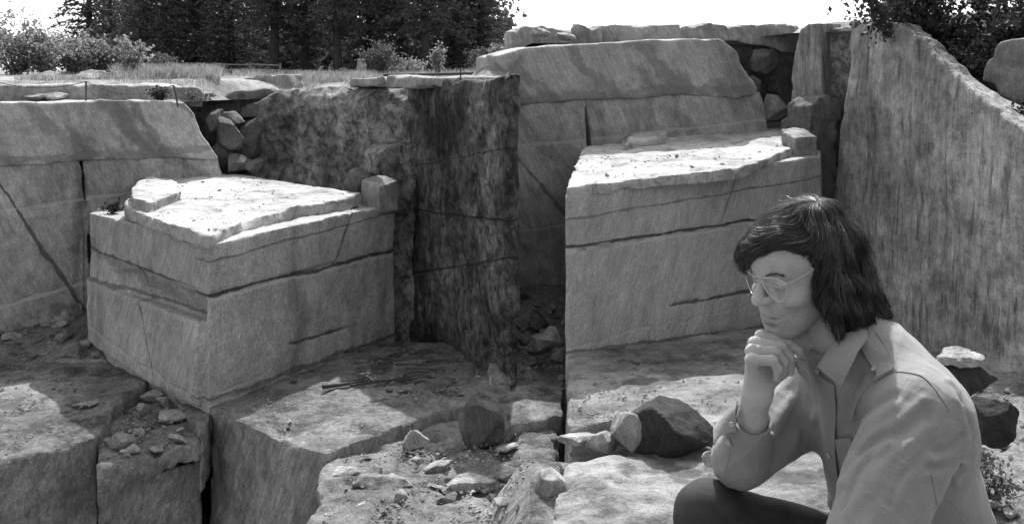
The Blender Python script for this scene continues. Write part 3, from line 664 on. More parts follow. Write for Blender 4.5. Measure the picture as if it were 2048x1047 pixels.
# chips and dirt on the two block tops
def ontop(pl, poly):
    A = np.array(poly, float)
    def f(px, py):
        if poly2d(np.array([px*1.0]), np.array([py*1.0]), A)[0] > -5: return None
        r = W(px, py, 1.0); return r*(pl[0]/(r[2]-pl[1]*r[0]-pl[2]*r[1]))
    return f
gravel('gravel', 500, inpoly([(228, 835), (300, 768), (392, 868), (330, 902), (205, 928)], -5.0), (205, 392, 770, 925), 0.01, 0.06, 11, M['stone'])
gravel('grit', 420, ontop(TP, out), (250, 720, 345, 470), 0.008, 0.05, 8, M['stone'])
gravel('grit', 420, ontop(QP, [(1131, 374), (1300, 353), (1470, 337), (1565, 302), (1600, 250), (1330, 248), (1166, 292)]), (1131, 1600, 245, 375), 0.008, 0.05, 9, M['stone'])
scatter(14, (280, 700, 350, 450), ontop(TP, out), 0.05, 0.2, 'small stone lying on the sunlit top of the left block', 'stones on the left block top')
scatter(14, (1170, 1560, 255, 360), ontop(QP, [(1131, 374), (1300, 353), (1470, 337), (1565, 302), (1600, 250), (1330, 248), (1166, 292)]), 0.05, 0.2, 'small stone lying on the sunlit top of the right-hand block', 'stones on the right block top')

# ------------------------------------------------------------------ single boulders
boulder(962, 893, -4.95, (0.70, 0.6, 0.66), 71, M['gully'], 'squarish dark-faced boulder with a light top at the right end of the lower shelf', 0.5, 7, power=0.95)
boulder(826, 905, -4.95, (0.36, 0.3, 0.32), 72, M['stone'], 'pale upright stone in the middle of the rubble shelf')
boulder(760, 985, -4.95, (0.75, 0.5, 0.22), 73, M['pale'], 'low pale rounded rock at the bottom edge of the rubble shelf')
boulder(880, 940, -4.95, (0.42, 0.2, 0.16), 74, M['stone'], 'long leaning flake of stone on the rubble shelf', 0.6)
boulder(935, 985, -4.95, (0.6, 0.5, 0.2), 75, M['pale'], 'low pale rock right of the long flake at the bottom')
boulder(240, 902, -5.05, (0.30, 0.26, 0.27), 76, M['pale'], 'pale block of stone standing on the dropped slab', 0.4, 7, power=0.95)
boulder(300, 800, -5.0, (0.42, 0.3, 0.16), 77, M['stone'], 'flat stone wedged in the bite of the lower-left slab', 0.2)
boulder(338, 838, -5.0, (0.5, 0.42, 0.13), 78, M['pale'], 'wide flat pale stone lying on the dropped slab', -0.5)
boulder(283, 826, -5.0, (0.25, 0.2, 0.18), 79, M['stone'], 'small angular stone beside the pale standing block', 1.0)
boulder(172, 812, -4.86, (0.42, 0.22, 0.09), 80, M['stone'], 'thin flat stone lying on the broad lower-left slab', 0.2)
boulder(452, 300, 0, (0.65, 0.6, 0.75), 81, M['gully'], 'big boulder lodged in the gully beside the left wall', D=21.6)
boulder(455, 250, 0, (0.6, 0.5, 0.42), 82, M['stone'], 'lighter boulder perched near the top of the gully', D=22.2)
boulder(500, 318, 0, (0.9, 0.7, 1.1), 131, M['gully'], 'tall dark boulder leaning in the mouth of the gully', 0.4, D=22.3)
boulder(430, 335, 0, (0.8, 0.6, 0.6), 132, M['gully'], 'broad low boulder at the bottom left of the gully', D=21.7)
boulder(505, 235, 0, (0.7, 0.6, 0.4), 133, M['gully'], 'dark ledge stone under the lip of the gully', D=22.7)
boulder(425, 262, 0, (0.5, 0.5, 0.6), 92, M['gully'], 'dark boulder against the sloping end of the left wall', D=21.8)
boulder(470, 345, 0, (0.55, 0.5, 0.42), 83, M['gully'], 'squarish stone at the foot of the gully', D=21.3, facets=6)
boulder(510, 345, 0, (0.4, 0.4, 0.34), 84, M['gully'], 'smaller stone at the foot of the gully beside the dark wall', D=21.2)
boulder(714, 385, 0, (0.55, 0.5, 0.48), 85, M['gully'], 'rounded boulder behind the small cut cube', D=19.95, power=1.1)
boulder(1340, 905, -4.2, (1.02, 0.75, 0.66), 86, M['darkstone'], 'large dark angular boulder on the floor left of the man\'s raised arm', 0.15, 8, power=0.9)
boulder(1262, 905, -4.22, (0.5, 0.5, 0.5), 87, M['stone'], 'lighter grey boulder leaning against the dark boulder', 0.9, 7)
boulder(1208, 905, -4.25, (0.36, 0.3, 0.3), 88, M['stone'], 'grey stone left of the two large boulders', 0.3)
boulder(1102, 998, -4.4, (0.42, 0.4, 0.36), 89, M['pale'], 'pale rounded boulder at the lower left of the right bay')
boulder(1165, 888, -4.2, (0.5, 0.35, 0.14), 90, M['pale'], 'flat pale slab of stone at the edge of the rubble in the right bay', 0.2)
boulder(1933, 800, 0, (0.66, 0.55, 0.50), 91, M['darkstone'], 'dark boulder with a bright sunlit crest behind the man\'s shoulder', 0.2, 8, D=10.5)
boulder(1935, 728, 0, (0.56, 0.4, 0.15), 93, M['pale'], 'pale cap stone lying on the dark boulder behind the man\'s shoulder', 0.2, 8, D=10.4)  # pale cap puts the sunlight on the crest into the stone colour
boulder(1995, 890, 0, (0.42, 0.4, 0.42), 94, M['darkstone'], 'round dark boulder at the right edge behind the man\'s back', 0.2, 8, D=8.6)
boulder(1080, 700, 0, (0.4, 0.4, 0.3), 95, M['stone'], 'grey stone at the foot of the dark heap', D=16.6)
boulder(1105, 690, 0, (0.35, 0.3, 0.35), 96, M['pale'], 'paler stone near the left edge of the right-hand floor', D=16.3)
boulder(1428, 935, 0, (0.22, 0.18, 0.18), 97, M['pale'], 'bright white stone just left of the man\'s cuff', D=10.4)

# rim rocks, left
boulder(85, 166, 0, (0.95, 0.6, 0.32), 101, M['pale'], 'pale wedge-shaped rock at the far left of the rim', D=24, facets=6)
boulder(172, 166, 0, (0.85, 0.6, 0.35), 102, M['pale'], 'broad pale boulder on the rim behind the first fence post', D=24)
boulder(232, 162, 0, (0.6, 0.5, 0.32), 103, M['stone'], 'grey boulder on the rim under the tall sapling', D=24.5)
boulder(110, 198, 0, (0.4, 0.4, 0.2), 104, M['pale'], 'small pale rock near the lip of the left wall', D=20.6)
boulder(70, 200, 0, (0.5, 0.4, 0.2), 105, M['stone'], 'grey rock on the lip at the far left', D=20.6)
boulder(410, 192, 0, (0.5, 0.4, 0.14), 106, M['pale'], 'flat rock on the lip above the gully', D=22.4)
cut_block('cut_stone', 391, 29, rim(391, 29)[2], 0.34, 0.3, 0.30, 0.3, 'small pale cube of stone standing in the rim grass', M['pale'], 107)
cut_block('stone_post', 723, 31, rim(723, 31)[2], 0.22, 0.2, 0.62, 0.2, 'short grey stone post on the rim beside the round bush', M['stone'], 108, 'post')
pS = Plane((440, 26.0), (600, 25.0))
def ledge(name, pl, pts, label, mat, seed, thick=0.6, h=0.04):
    return tag(wall(name, pl, pts, thick, h, rockdisp(0.08, 1.3, seed, 0.06), mat), label, 'rock ledge')
ledge('rock_ledge', Plane((-20, 20.4), (420, 21.9)), [(-120, 172), (60, 170), (140, 166), (230, 172), (300, 168), (400, 176), (412, 188), (405, 215), (-120, 215)], 'long low rock step running along the lip of the left wall', M['pale'], 109, 0.9)
ledge('rock_ledge', pS, [(440, 168), (470, 156), (520, 152), (575, 150), (582, 172), (575, 190), (440, 190)], 'pale cut slab edge on the rim above the gully', M['stone'], 110)
ledge('rock_ledge', Plane((700, 21.6), (1005, 17.2)), [(690, 158), (760, 152), (860, 154), (1000, 150), (1000, 172), (690, 176)], 'thin pale ledge capping the dark right wall', M['pale'], 111, 0.5)
# rim rocks, right
for (a, b, pts, lab, mt, sd2) in (
    ((1030, 20.6), (1200, 21.0), [(1020, 62), (1047, 52), (1090, 48), (1130, 62), (1185, 58), (1205, 48), (1205, 98), (1020, 105)], 'low heap of rock on the rim at the upper left of the right bay', 'stone', 112),
    ((1190, 21.2), (1370, 21.6), [(1188, 55), (1230, 48), (1300, 49), (1362, 47), (1366, 90), (1188, 95)], 'level pale rock step on the rim above the right bay', 'q_up', 113),
    ((1375, 21.5), (1600, 22.3), [(1380, 52), (1420, 47), (1480, 52), (1560, 47), (1605, 46), (1608, 110), (1540, 96), (1470, 84), (1380, 90)], 'broken rock step on the rim behind the sloping wall end', 'stone', 114)):
    ledge('rock_ledge', Plane(a, b), pts, lab, M[mt], sd2, 0.7)
boulder(1528, 150, 0, (0.75, 0.6, 0.72), 115, M['gully'], 'big rounded boulder in the gully of the right bay', D=21.9)
boulder(1500, 205, 0, (0.6, 0.5, 0.6), 116, M['gully'], 'dark boulder wedged below the big one in the right gully', D=21.6)
boulder(1555, 240, 0, (0.7, 0.6, 0.6), 117, M['stone'], 'pale boulder at the foot of the right gully', D=21.3)
boulder(1575, 258, 0, (0.3, 0.3, 0.3), 118, M['gully'], 'small dark boulder beside the upright face', D=20.5)
boulder(1080, 72, 0, (0.5, 0.4, 0.22), 119, M['pale'], 'pale stone lying on the rim at the upper left of the right bay', D=20.2)
boulder(1130, 78, 0, (0.45, 0.4, 0.2), 120, M['stone'], 'grey stone lying on the rim beside the pale one', D=20.1)
boulder(1160, 66, 0, (0.4, 0.4, 0.26), 121, M['stone'], 'rounded stone on the rim near the level rock step', D=20.5)
ledge('leaning_slab', Plane((1960, 15.2), (2030, 14.8)), [(1990, 96), (2004, 84), (2060, 74), (2060, 220), (1992, 186), (1966, 160)], 'pale slab of rock leaning at the top right edge', M['stone'], 122, 0.3, 0.03)

# ------------------------------------------------------------------ plants
def leafmat(name, v, tr=0.35):
    k = N(name); oi = k.n('ObjectInfo').outputs['Random']
    P = k.n('TexCoord').outputs['Object']
    c = k.math('MULTIPLY', k.ramp(k.noise(P, 7, 2), 0.3, 0.7, 0.6, 1.4), v); k.col(c)
    k.b.inputs['Roughness'].default_value = 0.6; k.b.inputs['Specular IOR Level'].default_value = 0.3
    t = k.n('BsdfTranslucent'); k.link(c, t.inputs['Color']); mx = k.n('MixShader'); mx.inputs[0].default_value = tr
    k.link(k.b.outputs[0], mx.inputs[1]); k.link(t.outputs[0], mx.inputs[2]); k.link(mx.outputs[0], k.out.inputs['Surface'])
    return k.m
M['leaf_pale'] = leafmat('pale_leaf', 0.26, 0.5); M['leaf'] = leafmat('leaf', 0.11, 0.4); M['leaf_dark'] = leafmat('dark_leaf', 0.045, 0.25)  # the pale leaf carries backlight and flare in its colour
M['needle'] = leafmat('pine_needles', 0.10, 0.3); M['grass'] = leafmat('dry_grass', 0.28, 0.45)  # needle colour raised to hold the haze over the trees
M['bark'] = plain('bark', 0.05, 0.95, 0.2, 9, 0.5); M['stem'] = plain('stem', 0.07, 0.9)
def leaves(Pc, size, seed, dirs=None, elong=1.6, droop=0.0):
    rg = np.random.default_rng(seed); n = len(Pc)
    d = rg.normal(size=(n, 3)) if dirs is None else dirs+0.45*rg.normal(size=(n, 3))
    d[:, 2] -= droop; d /= np.linalg.norm(d, axis=1)[:, None]
    s = np.cross(d, rg.normal(size=(n, 3))); s /= np.linalg.norm(s, axis=1)[:, None]+1e-9
    nn = np.cross(d, s)
    L = size*rg.uniform(.6, 1.3, n)[:, None]; w = L/elong*0.5
    v = np.stack([Pc, Pc+d*L*0.45+s*w+nn*L*0.06, Pc+d*L, Pc+d*L*0.45-s*w+nn*L*0.06], 1).reshape(-1, 3)
    return v, np.arange(4*n).reshape(n, 4)
def bush_meshes(seed, w, h, nst, nlf, lsize, spread=1.0, upright=False, elong=1.6):
    rg = np.random.default_rng(seed); ST, LP = [], []
    for i in range(nst):
        a = rg.uniform(0, 6.28); r = rg.uniform(0.15, 1)*w/2*spread; hh = h*rg.uniform(.55, 1)*(1-0.35*(r/(w/2))**2)
        tip = V3(r*math.cos(a), r*math.sin(a), hh); b = V3(rg.normal()*0.03*w, rg.normal()*0.03*w, 0)
        mid = (b+tip)/2+V3(rg.normal(), rg.normal(), rg.normal())*0.07*w+V3(0, 0, 0.08*h)
        ps = spline([b, mid, tip], 8); ST.append(tube_np(ps, np.linspace(0.014, 0.004, 8)*max(h, .5), 5))
        t0 = 0.1 if not upright else 0.2
        for t in rg.uniform(t0, 1, nlf//nst):
            p = ps[int(t*7)]; LP.append(p+rg.normal(size=3)*np.array((w*.09, w*.09, h*.06))*(0.5+t))
        for b2 in range(2):                     # side twigs
            j = rg.integers(3, 7); e = ps[j]+V3(rg.normal(), rg.normal(), abs(rg.normal())*0.8)*0.16*w
            q = spline([ps[j], (ps[j]+e)/2+V3(0, 0, .02), e], 5); ST.append(tube_np(q, np.linspace(0.007, 0.003, 5)*max(h, .5), 4))
            for t in rg.random(nlf//nst//3): LP.append(q[int(t*4)]+rg.normal(size=3)*0.03*w)
    return join_np(ST), leaves(np.array(LP), lsize, seed+1, elong=elong)
def bush(p, seed, w, h, nst, nlf, lsize, mat, label, group=None, name='bush', cat='bush', **kw):
    root = empty(name, p, label, cat, group)
    s, l = bush_meshes(seed, w, h, nst, nlf, lsize, **kw)
    for nm, g, m_ in (('stem', s, M['stem']), ('foliage', l, mat)):
        me = mesh_np(nm, g[0], g[1], nm == 'stem'); me.materials.append(m_)
        o = bpy.data.objects.new(nm, me); C.objects.link(o); o.parent = root
    return root
bush(rim(262, 25.5), 201, 1.15, 1.22, 11, 620, 0.105, M['leaf_pale'], 'tall pale backlit sapling on the rim at left', name='sapling', cat='sapling')
bush(rim(318, 27), 202, 1.1, 0.75, 12, 700, 0.08, M['leaf'], 'low bush just right of the tall pale sapling')
bush(rim(345, 26.5), 203, 0.5, 0.42, 8, 260, 0.08, M['leaf_pale'], 'small pale bush at the right of the rim grass at left')
bush(rim(763, 27), 204, 1.15, 1.05, 16, 1300, 0.075, M['leaf'], 'round leafy bush beside the stone post')
bush(rim(812, 28.5), 205, 1.0, 0.62, 12, 800, 0.075, M['leaf_pale'], 'low pale bush right of the round bush')
bush(rim(876, 27.5), 206, 0.55, 1.12, 8, 520, 0.08, M['leaf_pale'], 'tall narrow pale weed on the rim at right', name='weed', cat='weed', upright=True)
bush(rim(958, 28.5), 207, 0.9, 0.75, 12, 700, 0.07, M['leaf'], 'dark bush near the right end of the left rim')
bush(rim(992, 27), 208, 0.5, 0.55, 10, 400, 0.07, M['leaf_pale'], 'small pale bush at the right end of the left rim')
bush(rim(598, 24.5), 209, 0.38, 0.42, 9, 300, 0.05, M['leaf_pale'], 'small scrubby weed at the lip above the dark wall', name='weed', cat='weed')
bush(rim(690, 28), 210, 0.45, 0.35, 8, 200, 0.06, M['leaf'], 'tiny bush left of the stone post')
bush(W(320, 199, 20.5)+V3(0, 0, -.02), 211, 0.5, 0.30, 14, 420, 0.06, M['leaf_dark'], 'dark little shrub growing on the lip of the left wall')
bush(W(385, 200, 20.6), 212, 0.35, 0.2, 8, 180, 0.05, M['leaf'], 'small shrub at the right end of the left wall lip')
for i, (px, D, w, h) in enumerate(((35, 33, 2.6, 2.1), (92, 34, 2.2, 1.55), (150, 35, 2.4, 1.5), (188, 36, 1.9, 1.35), (-30, 32, 3, 2.6))):
    bush(rim(px, D), 220+i, w, h, 16, 2000, 0.12, M['leaf_pale'] if i < 3 or i == 4 else M['leaf'], 'hazy sunlit thicket bush below the open sky at far left', 'thicket bushes at far left')
bush(hC(1975, 7.6), 231, 0.5, 0.36, 12, 380, 0.045, M['leaf'], 'straggly weed among the rubble at the lower right edge', name='weed', cat='weed')
bush(hC(1955, 8.4), 232, 0.4, 0.3, 10, 260, 0.045, M['leaf'], 'small weed close behind the man\'s back', name='weed', cat='weed')
bush(V3(6.85, 17.2, 0.5), 233, 2.2, 2.0, 16, 2600, 0.10, M['leaf_dark'], 'dark dense bush behind the sloping top of the tall grained wall')
bush(V3(8.3, 16.4, 0.0), 234, 2.0, 2.4, 16, 2400, 0.10, M['leaf_dark'], 'dark bush at the top right corner behind the leaning slab')
bush(V3(7.45, 17.0, -0.1), 237, 1.5, 1.6, 14, 2000, 0.08, M['leaf_dark'], 'dark bush between the wall top and the leaning slab')
bush(W(1962, 185, 15.6)+V3(0, .35, -.15), 235, 0.7, 0.42, 10, 500, 0.06, M['leaf_dark'], 'dark scrub hanging over the wall top under the leaning slab')
bush(W(1905, 140, 16.3)+V3(.1, .5, -.15), 236, 0.8, 0.5, 10, 700, 0.06, M['leaf'], 'lighter scrub on the sloping wall top')
bush(W(1945, 150, 15.6)+V3(.25, .6, -.35), 238, 1.2, 1.0, 14, 1700, 0.07, M['leaf_dark'], 'dense dark scrub behind the middle of the sloping wall top')
bush(W(2030, 240, 14.0)+V3(.25, .5, -.4), 239, 1.1, 0.8, 12, 1200, 0.07, M['leaf_dark'], 'dark scrub in front of the leaning slab at the right edge')
# grass
def grass(name, n, pick, h0, h1, seed, mat):
    rg = np.random.default_rng(seed); V, F = [], []
    for i in range(n):
        p = pick(rg); hh = rg.uniform(h0, h1); a = rg.uniform(0, 6.28); w = 0.004+0.006*rg.random()
        s = V3(math.cos(a), math.sin(a), 0)*w; l = V3(rg.normal(), rg.normal(), 0)*0.28*hh
        V += [p-s, p+s, p+s*0.7+l*0.4+V3(0, 0, hh*.6), p-s*0.7+l*0.4+V3(0, 0, hh*.6), p+l+V3(0, 0, hh), p+l*1.02+V3(0, 0, hh)]
        F += [(6*i, 6*i+1, 6*i+2, 6*i+3), (6*i+3, 6*i+2, 6*i+4, 6*i+5)]
    o = put(name, mesh_np(name, np.array(V), np.array(F), False), mat); o['kind'] = 'stuff'; return o
def patch(x0, x1, d0, d1, sc=0.55, s=0):
    def f(rg):
        for _ in range(60):
            px, D = rg.uniform(x0, x1), rg.uniform(d0, d1)
            if noise(np.array([[(px-CX)/FPX*D*1.6, D*1.1, s+.5]]), s)[0] > sc-0.7*rg.random(): break
        return rim(px, D)-V3(0, 0, .02)
    return f
grass('grass', 8000, patch(225, 440, 23.5, 28.5, .45, 1), 0.12, 0.42, 1, M['grass'])
grass('grass', 4000, patch(590, 760, 23.5, 29, .35, 2), 0.08, 0.3, 2, M['grass'])
grass('grass', 2600, patch(440, 1000, 27, 34, .3, 3), 0.08, 0.3, 3, M['grass'])
grass('grass', 2200, patch(30, 420, 21.6, 24.0, .4, 4), 0.05, 0.2, 4, M['grass'])
grass('grass', 1500, patch(740, 1000, 25, 28, .4, 5), 0.08, 0.28, 5, M['grass'])
# pines
def pine_meshes(seed, H, R, base):
    rg = np.random.default_rng(seed); TR, LP, LD = [], [], []
    bend = V3(rg.normal()*.02, rg.normal()*.02, 1)
    tp = [bend*z for z in np.linspace(0, H, 10)]; TR.append(tube_np(np.array(tp)-V3(0, 0, .25), np.linspace(0.19, 0.03, 10), 9))
    z = base
    while z < H:
        f = (z-base)/(H-base); L = R*(1-f)**0.75*(0.75+0.25*min(1, f*5+0.4))
        for a in rg.uniform(0, 6.28)+np.arange(5)*1.256+rg.normal(size=5)*.25:
            l = L*rg.uniform(.6, 1.1); d = V3(math.cos(a), math.sin(a), 0)
            ps = spline([bend*z, bend*z+d*l*.5+V3(0, 0, .05*l), bend*z+d*l+V3(0, 0, -.18*l+rg.normal()*.08)], 8)
            TR.append(tube_np(ps, np.linspace(0.035, 0.008, 8), 4))
            m = int(95*l/R)+20
            t = rg.uniform(.12, 1, m); q = ps[(t*7).astype(int)]; sd_ = np.cross(d, (0, 0, 1))
            q = q+sd_*(rg.normal(size=m)*.16*l*(1.1-t*.5))[:, None]+V3(0, 0, 1)*(rg.normal(size=m)*.06)[:, None]
            LP.append(q); LD.append(np.tile(d, (m, 1))*0.7+sd_*np.sign(rg.normal(size=m))[:, None]*0.6)
        z += rg.uniform(.22, .42)
    return join_np(TR), leaves(np.concatenate(LP), 0.21, seed+1, np.concatenate(LD), 3.0, 0.12)
PINES = []
for i, (H, R, b) in enumerate(((10, 2.3, 0.5), (11, 2.4, 1.3), (9, 2.4, 0.25), (11, 2.2, 1.9))):
    s, l = pine_meshes(300+i, H, R, b); a = mesh_np('trunk', *s); a.materials.append(M['bark']); b_ = mesh_np('crown', l[0], l[1], False); b_.materials.append(M['needle']); PINES.append((a, b_))
def pine(px, D, kind, rot, sc, label, group):
    root = empty('pine_tree', rim(px, D)-V3(0, 0, .05), label, 'tree', group); root.rotation_euler = (0, 0, rot); root.scale = (sc,)*3
    for nm, me in zip(('trunk', 'crown'), PINES[kind]):
        o = bpy.data.objects.new(nm, me); C.objects.link(o); o.parent = root
for i, (px, D, kd, sc) in enumerate(((222, 47, 2, .6), (280, 43, 0, .8), (330, 42, 2, .9), (395, 44, 0, 1), (462, 43, 2, 1.0), (548, 41, 3, 1.05), (612, 43, 1, 1.0), (676, 40, 3, 1.0), (735, 44, 1, 1),
                               (798, 42, 0, 1.0), (850, 39, 3, .9), (905, 43, 2, 1.0), (960, 42, 0, 1.0))):
    pine(px, D, kd, i*1.7, sc, 'dark pine standing in the front row of trees behind the left rim', 'pines in the front row')
for i, px in enumerate(range(180, 1010, 52)):
    pine(px+(i*37 % 23), 52+(i*53 % 7), (i*7) % 3, i*2.1, 1.05, 'dark pine standing deeper in the wood behind the left rim', 'pines deeper in the wood')
# forest floor in shade is the ground itself with needle litter
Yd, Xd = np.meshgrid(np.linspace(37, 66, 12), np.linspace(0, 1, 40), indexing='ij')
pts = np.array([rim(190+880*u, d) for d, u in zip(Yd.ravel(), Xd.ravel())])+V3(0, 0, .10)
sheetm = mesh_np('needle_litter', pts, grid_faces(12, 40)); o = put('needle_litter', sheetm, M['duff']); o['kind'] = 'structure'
rgu = np.random.default_rng(99); UP = []
for _ in range(9000):
    q = rim(rgu.uniform(185, 1020), rgu.uniform(47, 62)); UP.append(q+V3(0, 0, 2.3*rgu.random()**1.6))
v_, f_ = leaves(np.array(UP), 0.42, 98); o = put('undergrowth', mesh_np('undergrowth', v_, f_, False), M['needle']); o['kind'] = 'stuff'
# ------------------------------------------------------------------ fences, pipe
M['iron'] = plain('rusty_iron', 0.05, 0.7, 0.4, 30, 0.4); M['wood'] = plain('grey_wood', 0.16, 0.9, 0.2, 20, 0.4)
def strand(a, b, sag, r, n=14):
    t = np.linspace(0, 1, n); p = a+(b-a)*t[:, None]; p[:, 2] -= sag*4*t*(1-t); return tube_np(p, r, 6)
fp = [W(-40, 192, 20.2), W(172, 203, 20.0), W(356, 204, 20.3)]
heads = []
for p, dx, hh in zip(fp, (0, 0.0, -0.10), (0.4, 0.40, 0.34)):
    tp_ = p+V3(dx, 0, hh); heads.append(tp_)
    o = put('fence_post', mesh_np('fence_post', *tube_np([p-V3(0, 0, .1), p*0.5+tp_*0.5, tp_], [.018, .016, .02], 7)), M['iron'])
    tag(o, {0: 'iron fence post at the very left of the rim', 0.40: 'upright iron fence post on the lip of the left wall', 0.34: 'leaning iron fence post near the sloping end of the left wall'}[0 if p is fp[0] else hh], 'post')
o = put('fence_cable', mesh_np('fence_cable', *join_np([strand(heads[0], heads[1], .18, .008), strand(heads[1], heads[2], .22, .008), strand(heads[2], W(420, 195, 21.5), .1, .008)])), M['iron'])
tag(o, 'slack cable strung between the iron posts along the left rim', 'cable')
root = empty('rail_fence', rim(440, 34), 'far grey wooden rail fence before the dark trees', 'fence')
fr = [rim(px, 34+0.01*(px-400)) for px in (395, 430, 500, 560)]
for p in fr: put('post', mesh_np('post', *tube_np([p, p+V3(0, 0, .42)], .045, 7)), M['wood'], root)
for hh in (.18, .36):
    for a, b in zip(fr[:-1], fr[1:]): put('rail', mesh_np('rail', *tube_np([a+V3(0, 0, hh), b+V3(0, 0, hh-.03)], .03, 6)), M['wood'], root)
pp = [W(768, 150, 23.5), W(850, 149, 23.0), W(930, 147, 22.5), W(1000, 146, 22.0)]
o = put('pipe', mesh_np('pipe', *tube_np(spline(pp, 20), .035, 8)), M['iron']); tag(o, 'long dark pipe lying along the rim above the right wall of the left bay', 'pipe')
p = W(921, 160, 17.9); o = put('stake', mesh_np('stake', *tube_np([p, p+V3(0, 0, .22)], .012, 6)), M['iron']); tag(o, 'thin iron stake standing on top of the dark right wall', 'stake')
# dead wood and a dark puddle-stained heap of scrap on the wide slab
M['dead'] = plain('dead_wood', 0.06, 0.9, 0.2, 20, 0.4)
def stick(a, b, r, label, z=0.04):
    a, b = np.array(a), np.array(b); m = (a+b)/2+V3(0, 0, .03)
    o = put('stick', mesh_np('stick', *tube_np(spline([a+V3(0, 0, z), m, b+V3(0, 0, z)], 9), np.linspace(r, r*.5, 9), 6)), M['dead']); return tag(o, label, 'stick')
stick(onz(645, 778, -4.80), onz(735, 765, -4.80), .035, 'thick dark branch lying on the wide slab')
stick(onz(700, 775, -4.80), onz(850, 752, -4.80), .02, 'thin long stick lying behind the thick branch')
for i in range(13):
    px, py = RN.uniform(690, 900), RN.uniform(712, 778); L = RN.uniform(25, 75); t_ = RN.uniform(-.35, .1)
    if px+L > 920: continue
    p, q = onz(px, py, -4.80), onz(px+L, py+L*t_*.6, -4.80); m = (p+q)/2+V3(RN.uniform(-.08, .08), RN.uniform(-.2, .2), RN.uniform(.02, .12))
    o = put('twig', mesh_np('twig', *tube_np(spline([p+V3(0, 0, .03), m, q+V3(0, 0, .03)], 8), np.linspace(RN.uniform(.012, .024), .006, 8), 5)), M['dead'])
    tag(o, 'dark twig in the litter of dead wood at the back of the wide slab', 'twig', 'litter of dead twigs')
gravel('litter', 500, lambda a, b: onz(a, b, -4.80) if noise(np.array([[a*.02, b*.04, 3.]]), 5)[0] > -.1 else None, (690, 915, 700, 785), 0.01, 0.07, 44, M['dead'])
bush(W(218, 418, 18.0)+V3(0, .2, -.06), 241, .45, .14, 10, 160, .07, M['leaf_dark'], 'clump of dark dead brush on the left shoulder of the big block', name='brush', cat='brush')
# ------------------------------------------------------------------ the man
S = 0.00093
yaw, pit = rad(-155), rad(15)
hf = V3(math.cos(yaw)*math.cos(pit), math.sin(yaw)*math.cos(pit), -math.sin(pit))
hl = unit(np.cross((0, 0, 1), hf)); hu = np.cross(hf, hl)
HR = np.stack([hf, hl, hu], 1)
EYE = W(1559, 565, 1.69); HC = EYE-HR@(V3(75, 32, 0)*S)
def hw(p): return np.asarray(p, float)@HR.T*S+HC          # head millimetres -> world
def tohead(P): return (P-HC)@HR/S
skin = N('skin'); skin.tone = skin.n('Attribute'); skin.tone.attribute_name = 'tone'; P_ = skin.n('TexCoord').outputs['Object']
skin.col(skin.math('MULTIPLY', skin.math('MULTIPLY', skin.ramp(skin.noise(P_, 40, 4), .3, .7, .93, 1.05), skin.ramp(skin.noise(P_, 420, 2), .3, .7, .9, 1.07)), skin.math('MULTIPLY', skin.tone.outputs['Fac'], 0.42)))
skin.b.inputs['Roughness'].default_value = 0.55; skin.b.inputs['Specular IOR Level'].default_value = 0.35
skin.bump(skin.math('ADD', skin.noise(P_, 700, 4), skin.math('MULTIPLY', skin.noise(P_, 160, 4), .8)), 0.4, 0.0012); M['skin'] = skin.m
